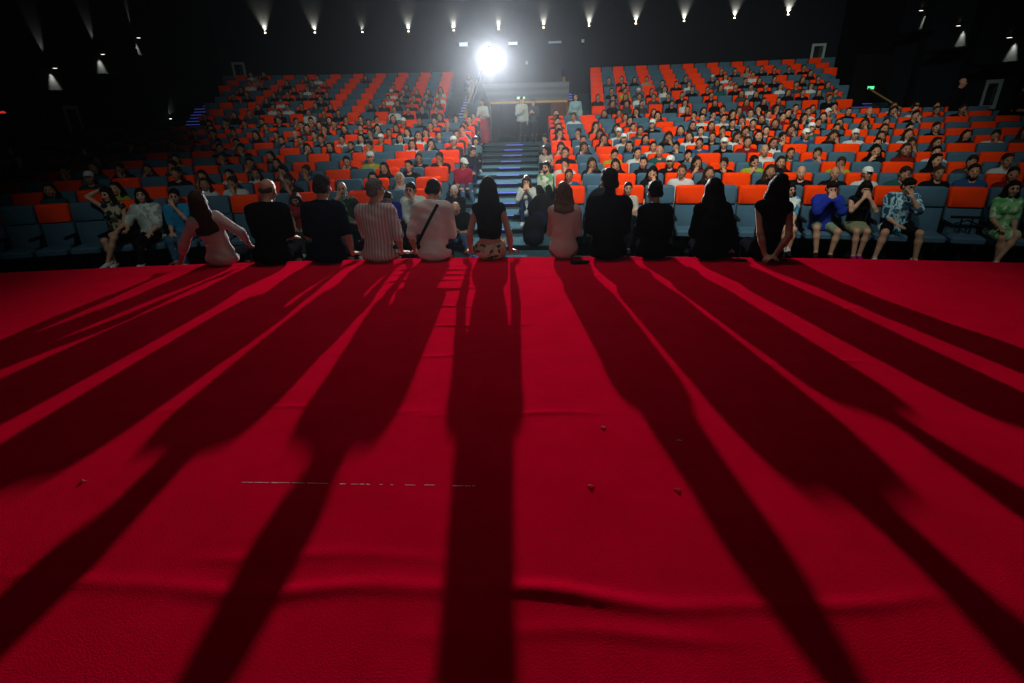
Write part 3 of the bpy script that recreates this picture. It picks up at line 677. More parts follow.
for sg in (-1, 1):
    for i, (y, z) in enumerate(((17.37, 3.17), (19.55, 3.72), (21.6, 4.42))):
        nm = ['lowest', 'middle', 'highest'][i]
        t = thing('wall_sconce', '%s of the three sconces on the %s side wall, washing it with light' % (nm, 'left' if sg < 0 else 'right'), 'lamp', (sg * (WX - .2), y, z), 0, 'sconces on the side walls')
        m = MB(); m.lathe([(.03, -.13), (.085, -.13), (.085, .13), (.03, .13)], 16); m.build('shade', sc_body, t, smooth=True)
        m = MB(); m.lathe([(0, -.135), (.06, -.132), (.06, -.12), (0, -.12)], 12); m.build('bulb', sc_gloww, t)
        m = MB(); m.box(min(sg * .08, sg * .2), max(sg * .08, sg * .2), -.03, .03, -.03, .03); m.build('bracket', sc_body, t)
        for up in ((0, 1) if sg < 0 else (0,)):
            d = bpy.data.lights.new('downlight', 'SPOT'); d.energy = (260 if not up else 70); d.spot_size = radians(56 if not up else 36); d.spot_blend = .7; d.color = (1, .78, .50); d.shadow_soft_size = .03
            o = bpy.data.objects.new('wall_wash', d); C.objects.link(o); o.parent = t; o.location = (sg * .10, 0, .16 if up else -.16); o.rotation_euler = ((pi, sg * radians(8), 0) if up else (0, -sg * radians(10), 0))
    # ledge that cuts the downlight cones
    t = MB()
    for (y0, z0) in ((17.37, 2.42), (19.55, 2.97), (21.6, 3.67)): t.box(min(sg * (WX - .55), sg * WX), max(sg * (WX - .55), sg * WX), y0 - .75, y0 + .75, z0 - .08, z0)
    structure(t.build('trim_3' if sg < 0 else 'trim_4', black_wall))
    # framed posters
    for (x, y, z, rz, wd, hg, lb) in ((sg * (WX - .03), 17.62, 1.62, -sg * pi / 2, .60, .78, 'pale framed poster on the %s side wall'), (sg * 13.25, YC + sqrt(47.5 ** 2 - 13.25 ** 2) - .04, 3.56, -sg * .28, .56, .66, 'pale framed poster high on the back wall, far %s')):
        t = thing('framed_poster', lb % ('left' if sg < 0 else 'right'), 'poster', (x, y, z), rz)
        m = MB()
        for a in ((-wd / 2, wd / 2, hg / 2 - .10, hg / 2), (-wd / 2, wd / 2, -hg / 2, -hg / 2 + .10), (-wd / 2, -wd / 2 + .10, -hg / 2 + .1, hg / 2 - .1), (wd / 2 - .10, wd / 2, -hg / 2 + .1, hg / 2 - .1)): m.box(a[0], a[1], -.03, .0, a[2], a[3])
        m.build('frame', mat('pale_frame', (.30, .42, .40), .6), t); m = MB(); m.box(-wd / 2 + .1, wd / 2 - .1, -.015, -.005, -hg / 2 + .1, hg / 2 - .1)
        m.build('picture', pattern_mat('poster_print', [(.01, .012, .014), (.05, .06, .06), (.02, .02, .03)], 4), t)
t = thing('framed_poster', 'small pale framed notice at the far right edge of the side wall', 'poster', (WX - .03, 16.15, 1.05), -pi / 2)
m = MB()
for a in ((-.3, .3, .10, .18), (-.3, .3, -.18, -.10), (-.3, -.22, -.1, .1), (.22, .3, -.1, .1)): m.box(a[0], a[1], -.03, 0, a[2], a[3])
m.build('frame', MATS['pale_frame'], t); m = MB(); m.box(-.22, .22, -.015, -.005, -.1, .1); m.build('picture', MATS['poster_print'], t)
# green exit light and handrail at the right, small lamps at the left
t = thing('exit_sign', 'small green exit light in the dark corner at the right', 'sign', (13.2, 22.5, 1.97)); m = MB(); m.box(-.14, .14, 0, .05, -.07, .07, bev=.006); m.build('housing', dark_paint, t); m = MB(); m.box(-.12, .12, -.005, .0, -.05, .05); m.build('panel', mat('green_glow', (.1, 1, .5), .5, emit=(.12, 1, .45), estr=.9), t)
m = MB(); m.box(-.02, .02, .05, .35, -.02, .02); m.build('bracket', dark_paint, t)
m = MB(); m.box(12.6, 14.0, 22.75, 22.9, .3, 3.1); structure(m.build('trim_5', black_wall))
t = thing('handrail', 'brownish handrail sloping down in the dark corner at the right', 'handrail', (13.3, 21.5, 1.2)); m = MB(); m.tube([(.45, -.4, 0), (.1, 0, .3), (-.35, .7, .75)], .03); m.build('rail', rail_m, t)
m = MB(); m.tube([(.1, 0, -.8), (.1, 0, .3)], .02); m.build('post', nose_m, t)
t = thing('wall_lamp', 'small lamp casting a slanting streak of light on the left wall', 'lamp', (-13.85, 22.3, 1.5)); m = MB(); m.lathe([(0, -.05), (.05, -.04), (.06, .03), (0, .04)], 12); m.build('shade', sc_body, t); m = MB(); m.lathe([(0, .06), (.04, .055), (.045, .04), (0, .04)], 12); m.build('bulb', sc_gloww, t)
spot('wall_lamp_beam', (-13.85, 22.3, 1.58), (-14.0, 22.75, 1.95), 25, 40, .6, (1, .85, .6), .02)
t = thing('wall_lamp', 'small red lamp at the far left edge of the side wall', 'lamp', (-13.9, 15.22, 1.77)); m = MB(); m.lathe([(0, -.06), (.05, -.05), (.06, .03), (0, .04)], 12); m.build('shade', sc_body, t); m = MB(); m.lathe([(0, .10), (.06, .08), (.07, .04), (0, .04)], 12); m.build('bulb', mat('red_glow', (1, .05, .03), .4, emit=(1, .05, .02), estr=.5), t)

# ------------------------------------------------------------------ seats
blue_s = mat('seat_blue', (.060, .128, .185), .8, noise=.4, nscale=10, color2=(.050, .110, .160), bump=.25, bscale=160)
orange_s = mat('seat_orange', (.90, .055, .004), .75, noise=.4, nscale=10, color2=(.80, .045, .003), bump=.2, bscale=160)
seat_frame = mat('seat_frame', (.010, .011, .013), .55)
def pad(w0, w1, z0, z1, yf, yb, rt=.05, top_round=True, n=4):
    """rounded cushion: outline with round top corners, swept through its thickness with softened faces. yf(z), yb(z) front and back"""
    pts = []
    hw = w0 / 2; tw = w1 / 2; pts += [(-hw + .015, z0), (hw - .015, z0), (hw, z0 + .02)]
    for k in range(n + 1): a = (pi / 2) * k / n; pts.append((tw - rt + rt * cos(a), z1 - rt + rt * sin(a)))
    for k in range(n + 1): a = pi / 2 + (pi / 2) * k / n; pts.append((-tw + rt + rt * cos(a), z1 - rt + rt * sin(a)))
    pts.append((-hw, z0 + .02))
    cx, cz = 0, (z0 + z1) / 2; N = len(pts); vs = []; 
    for sc_, side, off in ((.86, 0, 0), (.96, 0, -.012), (1, 0, -.03), (1, 1, .03), (.96, 1, .012), (.86, 1, 0)):
        for x, z in pts:
            X = cx + (x - cx) * sc_; Z = cz + (z - cz) * (1 - (1 - sc_) * .5)
            vs.append((X, (yf(Z) + off) if side == 0 else (yb(Z) + off), Z))
    fs = [tuple(range(N - 1, -1, -1))] + [tuple(range(5 * N, 6 * N))]
    for r in range(5):
        for k in range(N): fs.append((r * N + k, r * N + (k + 1) % N, (r + 1) * N + (k + 1) % N, (r + 1) * N + k))
    return vs, [tuple(reversed(f)) for f in fs]
# seat frame of reference: +y is the way the sitter looks, z 0 the floor, back face near y = 0
def seat_shapes(tall):
    h = 1.10
    back = MB(); back.add(*pad(.47, .49, .34, .84, lambda z: .17 - (z - .34) * .12, lambda z: .02 - (z - .34) * .10, .015))
    head = MB(); head.add(*pad(.49, .49, .80, h, lambda z: .145 - (z - .8) * .10, lambda z: -.045 - (z - .8) * .05, .045))
    cush = MB(); cush.box(-.225, .225, .10, .58, .30, .42, bev=.03)
    arm = MB(); arm.box(-.020, .020, .08, .50, .56, .61, bev=.008); arm.box(-.014, .014, .12, .20, .10, .56)
    leg = MB(); leg.box(-.03, .03, .15, .40, .0, .30); leg.box(-.05, .05, .10, .45, 0, .03)
    return back, head, cush, arm, leg
back, head, cush, arm, leg = seat_shapes(True)
ME = dict(back=back.mesh('backrest', blue_s, True), ho=head.mesh('headrest', orange_s, True), hb=head.mesh('headrest', blue_s, True), cush=cush.mesh('seat_cushion', blue_s), arm=arm.mesh('armrest', seat_frame), leg=leg.mesh('pedestal', seat_frame))
def make_seat(orange):
    t = thing('theatre_seat', 'x', 'seat')
    link_mesh('backrest', ME['back'], t); link_mesh('headrest', ME['ho' if orange else 'hb'], t); link_mesh('seat_cushion', ME['cush'], t)
    for x in (-.248, .248): link_mesh('armrest', ME['arm'], t, (x, 0, 0))
    link_mesh('pedestal', ME['leg'], t); return t
def dup(root, loc, rz):
    r = root.copy(); C.objects.link(r); r.location = loc; r.rotation_euler = (0, 0, rz)
    for ch in list(root.children):
        c = ch.copy(); C.objects.link(c); c.parent = r
    return r
PITCH = .521
def seat_place(row, sg, col, dr=0):
    r = row_r(row); t0 = 1.12 / r if row <= 11 else 2.8 / 40.2
    th = t0 + (col + .5) * PITCH / r; x, y = pol(r + dr, sg * th)
    return x, y, row_floor(row), pi - sg * th, th
camF = np.array(cam.rotation_euler.to_matrix() @ Vector((0, 0, -1))); camR = np.array(cam.rotation_euler.to_matrix() @ Vector((1, 0, 0)))
def in_view(x, y, z, margin=70):
    """is the place within (or just beside) what this hall corner shows"""
    v = np.array((x - cam.location[0], y, z - 1.58)); zc = v @ camF
    return abs(530 * (v @ camR) / zc) < 512 + margin
SIDE = {-1: 'left', 1: 'right'}
protos = {}
seat_n = 0; stuff_seats = MB()
sm = MB(); sm.v, sm.f = list(back.v), list(back.f); 
for row in range(1, 20):
    top = row_top(row) - row_floor(row)
    for sg in (-1, 1):
        for col in range(40):
            x, y, z, rz, th = seat_place(row, sg, col)
            if row <= 11 and abs(x) > 13.3: break
            if row > 11 and th > .29: break
            if not in_view(x, y, z, 40 if row < 9 else 90): continue
            orange = col % 2 == 0
            if (row <= 8 and seat_n < 300):
                seat_n += 1
                loc, sc = (x, y, z), top / 1.10
                if orange not in protos: o = protos[orange] = make_seat(orange); o.location = loc; o.rotation_euler = (0, 0, rz)
                else: o = dup(protos[orange], loc, rz)
                o.scale = (1, 1, sc)
                o['label'] = '%s theatre seat, %s row from the stage, %s block, %s seat from the centre aisle' % ('orange-topped' if orange else 'all-blue', ORD[row], SIDE[sg], ORD[col + 1]); o['group'] = 'theatre seats in the lower rows'
            else:
                c_, s_ = cos(rz), sin(rz)
                for shp, mi in ((back, 0), (head, 1 if orange else 0), (cush, 0)):
                    stuff_seats.add([(x + c_ * a - s_ * b, y + s_ * a + c_ * b, z + q * top / 1.10) for a, b, q in shp.v], shp.f, mi)
o = stuff_seats.build('theatre_seats', [blue_s, orange_s], smooth=True)
tag(o, 'orange and blue seats filling the far upper rows of the hall', 'seats', None, 'stuff')
print('seats', seat_n)

# ------------------------------------------------------------------ audience
CROWD = {
    (2, -1): '1hg 2lk 5sk 7sw 8lw 11ly 13lt',
    (2, 1): '0sb 3lk 4sw 5lk 7lk 8bk 9bk 10cw 11st 12sk 13db 14sr',
    (3, -1): '1sk 2lk 5sb 6lg 7lw 8sw 9lk 10sk 13cg',
    (3, 1): '0sw 1lk 2lk 3pk 4ck 5lr 6sk 7sy 8lk 10sy 13lk 14sg 15sw',
    (4, -1): '0sk 1sk 3cy 4sg 7lk 8st 11sg 12lg 13sk 14lt 15st',
    (4, 1): '0sk 2sy 3sw 4bt 5sk 8bw 9st 10sb 12lk 13lr 14sw 17lb',
    (5, -1): '8lk 10sk 12sy 15lb 18bk',
    (5, 1): '0lk 1lk 3lb 4sw 5sk 6sb 7ck 8sr 9lw 13pk 14sk 15lk',
    (6, -1): '0cg 1lk 2lw 4sc 5dk 6lk 7lt 10sk 11sk 17lw',
    (6, 1): '1sw 2lk 3cw 4lb 5lk 6lw 7sk 8lw 9lk 10sg 11cb 12lk 13cw 14lw 15lw 17lk 18sw 19lg',
    (7, -1): '0sg 1sb 2lw 3lw 4ct 5lw 6sw 7sk 8st 9db 11sg 12sk 13sk 14sk 16sk 18sw 21lc',
    (7, 1): '0lk 1sk 2lk 3cw 4st 6lb 7sw 8sk 9lg 10sk 11lr 12ct 13sk 15lt 16pk 17sk',
    (8, -1): '0sb 2lw 3lw 4sk 5sk 8sg 9bk 10sk 11lk',
    (8, 1): '0lg 2lk 3lg 4pw 5ck 7lk 8lr 9sk 10sk 11lk 12lk 13dk 14lk 15lg 16sk',
    (9, -1): '0sb 1bk 2sk 4lk 5lk 6sk 7lk 8lk 9pr 13sr 14sk 15sk',
    (9, 1): '0dk 4pg 8pw 9sw 10lw 11lk 12pr 13lk 14lt 18sk',
    (10, -1): '0sk 2sk 3pk 4cr 6sk 8sk 9lg 10sk 12sg 15lk',
    (10, 1): '0sg 1sw 4sg 6lg 8sb 9sb 10lk 11sw 12pw 13lk 14sw 15cc 16pk 17bk 18lb 19pw 20sr 21sk',
    (11, -1): '0st 1lk 2lk 5lg 6sw 7sk 8sk 9lr 10sk 11sk 12sk 13dk 14sk 15sk 16lb',
    (11, 1): '0sr 3lk 4sk 5lk 6lk 8pk 9lg 10sk 11lt 12lg 13lk 14sr 15lk 16sc 19lw 20pk 21sg',
    (12, -1): '0sk 1sk 2sk 3sw 7sk 8sg 9sw 11pk 13sg 14lk 16pk',
    (12, 1): '1lk 2lg 3sg 5pk 6lw 8lk 10lr 11lk 12sg 15sk',
    (13, -1): '0lg 1lg 2sk 3lk 4bk 5lk 8lk 9lt 10sk 11sw 12sw 13lk',
    (13, 1): '0sk 1lr 2lk 3sw 4pg 5sk 6sk 8sk 10lg 11lk 13lk 14sk 15lk 16st',
    (14, -1): '0sw 1pk 2sk 3sk 4sw 9sk 12sw 13lk',
    (14, 1): '1sk 2sy 3cg 4bk 5lw 7pk 8sk 9lt 10bk 11sw 12sk 13lw 14sg 15lw 16lt',
    (15, -1): '0lw 1lk 2lk 3sk 4cw 9pk 10sk 11sk 12pk 13lk 15sk 16sk',
    (15, 1): '2lk 5sg 6sk 7lw 9lg 10bw 11sk 12lk 13bk 15lk 16sk',
    (16, -1): '3lr 4sk 10sk 11lw 12lk 13lg 16lk',
    (16, 1): '1sg 2sk 3lk 4sc 7sk 9ck 10lw 12sw 16lk',
    (17, -1): '10pr 11sg 13lk 15sk 16sw',
    (17, 1): '10sk 11sk 12lc 13bk 14bk 15sk 16sk',
    (18, -1): '7lk 11sw 12lt 16pc',
    (19, -1): '16lk 17lw',
}

rnd = random.Random(3); n_ind = 0
def join_mesh(objs_spec, name):
    """objs_spec: (mesh, matrix, colour index)"""
    pass
far = []
for (row, sg) in sorted(CROWD):
    for tok in CROWD[(row, sg)].split():
        col, h, c = int(tok[:-2]), tok[-2], tok[-1]
        x, y, z, rz, th = seat_place(row, sg, col, -.30)
        s = rnd.uniform(.91, 1.0); dx = rnd.uniform(-.03, .03); v = rnd.choice((0, 0, 1, 2, 3)) if h in 'sl' else 0
        hz = z + .42 if row <= 11 else z + .42
        loc = (x + dx, y, hz - .02); rot = rz + rnd.uniform(-.25, .25)
        if n_ind < 292 - 45 and row <= 17:
            o = link_mesh('person', crowd_proto(h, v), None, loc, rot); o.scale = (s, s, s); o.color = (*COL[c][1], 1); n_ind += 1
            rn = ORD[row] + (' row' if row <= 11 else ' row')
            tag(o, 'person in %s top, %s, %s, %s block, %s from centre' % (COL[c][0], HAIR[h], rn, SIDE[sg], ORD[col + 1]), 'person', 'audience seated in the rows')
        else: far.append((h, c, loc, rot, s))
print('crowd individuals', n_ind, 'far', len(far))
if far:
    tops = {c: mat('far_top_' + COL[c][0], COL[c][1], .85) for c in COL}; ck = list(COL); base = [skin, eye_m, lip_m, None, crowd_leg, crowd_hair, shoe_k, cap_m, scarf_m]
    mats_ = base[:3] + [crowd_leg] + base[4:] + [tops[c] for c in ck]
    Vs, Qs, Ms, k0 = [], [], [], 0
    for h, c, loc, rot, s in far:
        me = crowd_proto(h if h in 'slc' else 's', 0, .022); nv = len(me.vertices)
        v = np.empty(nv * 3, np.float32); me.vertices.foreach_get('co', v); v = v.reshape(-1, 3) * s
        q = np.empty(len(me.polygons) * 4, np.int32); me.polygons.foreach_get('vertices', q); mi = np.empty(len(me.polygons), np.int32); me.polygons.foreach_get('material_index', mi)
        c_, s_ = cos(rot), sin(rot); v = np.stack([loc[0] + c_ * v[:, 0] - s_ * v[:, 1], loc[1] + s_ * v[:, 0] + c_ * v[:, 1], loc[2] + v[:, 2]], 1)
        Vs.append(v); Qs.append(q.reshape(-1, 4) + k0); Ms.append(np.where(mi == 3, 9 + ck.index(c), mi)); k0 += nv
    V = np.concatenate(Vs); Q = np.concatenate(Qs); me = bpy.data.meshes.new('seated_audience'); me.vertices.add(len(V)); me.vertices.foreach_set('co', V.ravel())
    me.loops.add(Q.size); me.loops.foreach_set('vertex_index', Q.astype(np.int32).ravel()); me.polygons.add(len(Q)); me.polygons.foreach_set('loop_start', np.arange(0, Q.size, 4, dtype=np.int32))
    for m in mats_: me.materials.append(m)
    me.polygons.foreach_set('material_index', np.concatenate(Ms).astype(np.int32)); me.polygons.foreach_set('use_smooth', np.ones(len(Q), bool)); me.update(calc_edges=True)
    tag(link_mesh('seated_audience', me), 'distant audience members seated in the topmost rows', 'people', None, 'stuff')

# ------------------------------------------------------------------ people sitting along the stage edge, seen from behind
stripe_c = pattern_mat('striped_shirt', [(.60, .52, .50), (.34, .26, .26)], 9, 'stripes')
floral_c = pattern_mat('floral_skirt', [(.45, .36, .22), (.10, .07, .04), (.60, .52, .36)], 22)
pinkblouse = mat('pale_blouse', (.62, .50, .46), .8, noise=.5, nscale=7, color2=(.46, .28, .25), bump=.3, bscale=40)
beige_c = mat('beige_cloth', (.20, .12, .06), .85, bump=.3, bscale=60)
def edge_person(x, label, o, mats, s, dy=-.05, rz=None):
    o = dict(dict(legs='hang', collar=False), **o)
    return hero(label, (x, edge_y(x) + dy, .045), (asin(-x / RE) if rz is None else rz), o, mats, s, 'people sitting along the stage edge')
BK = dict(top=black_c, bottom=black_c, shoes=shoe_k)
t, key, pr = edge_person(-2.84, 'leftmost person on the stage edge, long dark hair, white blouse, leaning on one hand',
    dict(fem=True, hair='l', hair_len=.30, hair_w=1.1, lean=-.10, side=-.20, twist=-.25, head=(-.5, .05, .15), sleeve=.7, hem=1,
         aL=((-.50, -.06, .0), (-.6, -.8, .2), (-.9, -.1, -.02), (0, 0, -1), 'abs'), aR=((.30, .16, .14), (1, -.3, -.1), (.4, .9, -.3), (0, 0, -1), 'abs')), dict(BK, top=mat('white_blouse', (.60, .56, .53), .85, noise=.5, nscale=5, color2=(.50, .38, .36), bump=.3, bscale=40), hair=hair_b), .93)
edge_person(-2.26, 'bald person in black T-shirt, seated second from the left on the stage edge', dict(hair='b', lean=.18, sleeve=.42, fat=1.12, head=(-.15, .25, 0), aL='lap', aR='thigh', hem=1), dict(BK, hair=mat('hair_stubble', (.05, .04, .035), .7)), 1.04)
edge_person(-1.62, 'person in navy T-shirt with short dark greying hair, seated on the stage edge', dict(hair='s', lean=.08, sleeve=.42, head=(-.25, .15, 0), aL='hip', aR='edge', fat=1.05, hem=1), dict(BK, top=navy_c, hair=mat('hair_dark_grey', (.045, .042, .045), .5, noise=.8, nscale=40, color2=(.012, .011, .012), bump=.5, bscale=90)), 1.05)
edge_person(-1.03, 'grey-haired person in pale striped shirt looking to the right, on the stage edge', dict(hair='s', lean=.03, sleeve=.5, head=(-.85, .05, 0), aL='thigh', aR='edge', fat=1.08, hem=1), dict(BK, top=stripe_c, hair=hair_g), .985)
t, key, pr = edge_person(-.40, 'person in white shirt with a black bag strap across the back, on the stage edge', dict(hair='s', lean=.14, sleeve=.5, head=(-.1, .55, 0), aL='edge', aR='hip', hem=1, fat=1.0, loose=.015), dict(BK, top=mat('white_shirt', (.66, .62, .60), .85, noise=.5, nscale=6, color2=(.56, .44, .42), bump=.35, bscale=30)), 1.0)
# the strap follows the shirt's back from the left hip to the right shoulder
pts = []
for k in range(15):
    u = k / 14; px, pz = -.175 + u * .255, .17 + u * .42
    ys = np.linspace(-.32, .05, 75); d = field_at(pr['top'], np.stack([np.full(75, px), ys, np.full(75, pz)], 1)); i = int(np.argmax(d < .004)) if (d < .004).any() else 40
    pts.append((px, ys[i] - .003, pz))
sm_ = [pts[0]] + [tuple((np.array(pts[i - 1]) + np.array(pts[i]) + np.array(pts[i + 1])) / 3) for i in range(1, 14)] + [pts[-1]]
m = MB()
for i in range(14):
    a, b = np.array(sm_[i]), np.array(sm_[i + 1]); dv = nrm(b - a); wv = nrm(np.cross(dv, (0, 1, 0))) * .017; off = np.array((0, -.006, 0))
    m.add([a - wv, a + wv, b + wv, b - wv, a - wv + off, a + wv + off, b + wv + off, b - wv + off], [(0, 1, 2, 3), (7, 6, 5, 4), (0, 4, 5, 1), (1, 5, 6, 2), (2, 6, 7, 3), (3, 7, 4, 0)])
m.build('bag_strap', black_c, t)
edge_person(.24, 'person with long straight hair, black sleeveless top and patterned skirt on the stage edge', dict(fem=True, hair='l', hair_len=.40, hair_w=.95, sleeve=0, lean=.05, aL='edge', aR='edge', bottom='skirt', crop=True), dict(BK, top_name='sleeveless_top', bottom=floral_c, hair=hair_k), .975)
edge_person(1.07, 'person with shoulder-length brown hair in pale see-through blouse, seated right of the centre aisle', dict(fem=True, hair='l', hair_len=.16, sleeve=.45, lean=.10, aL='thigh', aR='thigh', crop=True, loose=.022, head=(.1, .1, 0)), dict(BK, top=pinkblouse, bottom=beige_c, hair=hair_l), .90)
edge_person(1.56, 'tallest sitter, person with short black hair in black shirt on the stage edge', dict(hair='s', lean=.05, sleeve=.9, head=(.35, .05, 0), aL='thigh', aR='thigh', hem=1, fat=1.05, collar=True), dict(BK), 1.05)
edge_person(2.06, 'person with dark hair pinned up and bare neck in black, on the stage edge', dict(fem=True, hair='p', lean=.12, sleeve=.6, head=(.35, .15, 0), aL='thigh', aR='thigh', hem=1, fat=1.08, loose=.012), dict(BK, hair=hair_k, top_name='blouse'), .90)
edge_person(2.66, 'long-haired person in long-sleeved black top, second from the right on the stage edge', dict(fem=True, hair='l', hair_len=.33, hair_w=1.1, lean=.12, sleeve=.9, head=(.1, .1, 0), aL='thigh', aR='edge', hem=1, fat=1.08), dict(BK, hair=hair_k), .93)
edge_person(3.24, 'rightmost person on the stage edge, long dark hair, bare arms propped behind', dict(fem=True, hair='l', hair_len=.38, hair_w=1.0, lean=-.02, side=.05, sleeve=0, twist=.25, head=(-.2, .05, 0), aL='behind', aR='behind', hem=1), dict(BK, hair=hair_k, top_name='sleeveless_top'), .97)

# ------------------------------------------------------------------ people in the front row and on the stairs
def row_person(col, sg, label, o, mats, s=.95, row=1, dr=-.30, dz=0, rz=0, group=None):
    x, y, z, r0, th = seat_place(row, sg, col, dr)
    return hero(label, (x, y, z + .42 + dz), r0 + rz, o, mats, s, group, .0105)
def sand(c): return mat('cloth_%d_%d_%d' % tuple(int(k * 100) for k in c), c, .85, noise=.4, nscale=20, bump=.3, bscale=60)
skin_m = mat('skin_fair', (.46, .26, .17), .55, spec=.35); skin_d = mat('skin_dusky', (.36, .19, .12), .55, spec=.35)
crossL = [((-.07, .44, .09), (.10, .50, -.29), (.5, 1, -.35)), ((.10, .41, .04), (.06, .40, -.35), (0, 1, -.1))]
wide = [((-.24, .40, .06), (-.26, .42, -.33), (-.3, 1, -.1)), ((.24, .40, .06), (.30, .42, -.33), (.3, 1, -.1))]
knees = [((-.08, .43, .07), (-.05, .40, -.33), (0, 1, -.1)), ((.08, .43, .07), (.05, .44, -.33), (.1, 1, -.1))]
tucked = [((-.11, .27, .33), (-.09, .36, -.10), (-.1, 1, -.1)), ((.11, .27, .33), (.10, .36, -.10), (.1, 1, -.1))]
row_person(10.0, -1, 'person in patterned strap top with bare crossed legs and one elbow raised behind the head', dict(fem=True, hair='o', sleeve=0, aL='lap', aR='behind_head', legs=crossL, bottom='shorts', head=(-.25, .05, .1)), dict(skin=skin_m, top=pattern_mat('dark_print', [(.02, .02, .02), (.34, .30, .20), (.05, .05, .04)], 16), top_name='strap_top', bottom=black_c, shoes=shoe_w), .98, dz=.08)
row_person(9.05, -1, 'person in loose pale shirt with dark collar-length hair and black trousers, front row left', dict(hair='o', sleeve=.5, aL='thigh', aR='rail', legs=crossL, loose=.03, hem=1, head=(.2, -.05, 0)), dict(skin=skin_m, top=pattern_mat('pale_print', [(.40, .46, .44), (.52, .58, .55), (.26, .32, .32)], 18), bottom=black_c, shoes=shoe_w, hair=hair_k), 1.0, dz=.02)
row_person(8.05, -1, 'person in bright blue T-shirt and jeans resting head on one hand, front row left', dict(hair='s', sleeve=.42, aL='face', aR='lap', lean=.05, legs=knees, hem=1, head=(.15, .1, -.15)), dict(skin=skin_m, top=sand((.03, .26, .50)), bottom=jeans_m, shoes=shoe_w, hair=hair_k), 1.0)
row_person(4.1, -1, 'person with brown hair in red top, half hidden in a front seat', dict(fem=True, hair='o', sleeve=0, aL='thigh', aR='lap', lean=.1, legs=knees, head=(0, .35, 0)), dict(skin=skin_m, top=sand((.30, .02, .03)), bottom=sand((.05, .07, .05)), shoes=shoe_w, hair=hair_b), .86)
row_person(2.55, -1, 'person in dark green printed T-shirt covering the mouth with one hand, front row', dict(hair='b', sleeve=.42, aL='rail', aR='face', legs=wide, hem=1, head=(.1, .05, 0)), dict(skin=skin_m, top=pattern_mat('green_print', [(.015, .03, .025), (.02, .05, .04), (.16, .24, .17)], 12), bottom=black_c, shoes=shoe_w, hair=hair_k), 1.0)
row_person(.95, -1, 'person in royal blue top mostly hidden behind the striped shirt', dict(hair='s', sleeve=.5, aL='thigh', aR='lap', lean=.25, legs=knees, head=(0, .3, 0)), dict(skin=skin_d, top=sand((.01, .02, .30)), bottom=black_c, shoes=shoe_k, hair=hair_k), .85)
row_person(.15, -1, 'person in open white shirt with a hand at the mouth, front row beside the aisle', dict(hair='s', sleeve=.9, aL='face', aR='lap', lean=.08, legs=knees, hem=1, head=(-.35, .1, 0), loose=.025), dict(skin=skin_d, top=sand((.52, .60, .58)), bottom=black_c, shoes=shoe_k, hair=hair_k), .96)
row_person(1.9, 1, 'small person with light jacket in an orange-topped front seat, arms folded', dict(fem=True, hair='s', sleeve=.9, aL='cross', aR='cross', legs=knees, hem=1, head=(0, 0, 0)), dict(skin=skin_m, top=sand((.42, .42, .36)), bottom=black_c, shoes=shoe_k, hair=hair_k), .88)
row_person(7.0, 1, 'young person in white T-shirt with a blue print and denim shorts, front row right', dict(fem=True, hair='o', sleeve=.4, aL='lap', aR='lap', legs=knees, hem=1, bottom='shorts', socks=True, head=(.25, .05, .15)), dict(skin=skin_m, top=pattern_mat('white_blue_print', [(.50, .58, .58), (.55, .62, .62), (.08, .28, .48), (.5, .6, .6)], 7), bottom=jeans_m, shoes=[shoe_k, white_c], hair=hair_k), .86)
row_person(8.1, 1, 'person in royal blue jacket and pale green shorts with both hands at the mouth', dict(hair='s', sleeve=.95, aL='face', aR='face', lean=.14, legs=[((-.16, .42, .05), (-.12, .42, -.33), (0, 1, -.1)), ((.17, .38, .10), (.12, .42, -.30), (.2, 1, -.1))], hem=1, bottom='shorts', head=(.1, .15, 0), loose=.035), dict(skin=skin_m, top=sand((.02, .04, .36)), bottom=sand((.22, .30, .20)), shoes=shoe_k, hair=hair_k), .92)
row_person(9.05, 1, 'person in black tank top and khaki skirt with magenta shoes, elbows raised to the face', dict(fem=True, hair='o', sleeve=0, aL='face', aR='face', lean=.1, legs=knees, bottom='skirt', skirt_len=.7, hem=1, head=(0, .25, 0)), dict(skin=skin_m, top=black_c, top_name='tank_top', bottom=sand((.22, .24, .14)), shoes=sand((.36, .02, .16)), hair=hair_k), .93)
row_person(10.15, 1, 'person in blue and white leaf-print shirt with knees apart and a hand at the face', dict(hair='s', sleeve=.45, aL='face', aR='lap', lean=.1, legs=wide, bottom='shorts', hem=1, fat=1.1, loose=.035, head=(.3, .2, 0)), dict(skin=skin_m, top=pattern_mat('leaf_shirt', [(.02, .06, .12), (.18, .42, .52), (.45, .60, .60), (.05, .16, .28)], 13, 'noise', (1, 1, .6)), bottom=black_c, shoes=shoe_w, hair=hair_k), .98)
row_person(12.85, 1, 'person in green patterned dress with crossed legs, far right of the front row', dict(fem=True, hair='l', hair_len=.14, sleeve=.4, aL='lap', aR='thigh', legs=crossL, bottom='skirt', hem=1, head=(-.1, .05, 0)), dict(skin=skin_m, top=pattern_mat('green_dress', [(.10, .36, .12), (.22, .50, .22), (.52, .62, .46)], 16), bottom=MATS['green_dress'], shoes=shoe_w, hair=hair_k), .93)
def stair_person(x, y, z, label, o, mats, s=.92, rz=0): return hero(label, (x, y, z), pi + rz, o, mats, s, None, .0105)
t, key, pr = stair_person(-.62, 9.35, -.62, 'shaven-headed person in black T-shirt looking at a phone, at the foot of the stairs', dict(hair='b', sleeve=.42, aL='phone', aR='phone', lean=.22, legs=[((-.12, .34, .22), (-.25, .50, -.08), (-.8, .6, -.05)), ((.2, .38, .08), (.22, .55, -.08), (.5, 1, -.1))], head=(0, .5, 0), hem=1), dict(skin=skin_m, top=black_c, bottom=jeans_m, shoes=sand((.02, .03, .35)), hair=hair_g), .96)
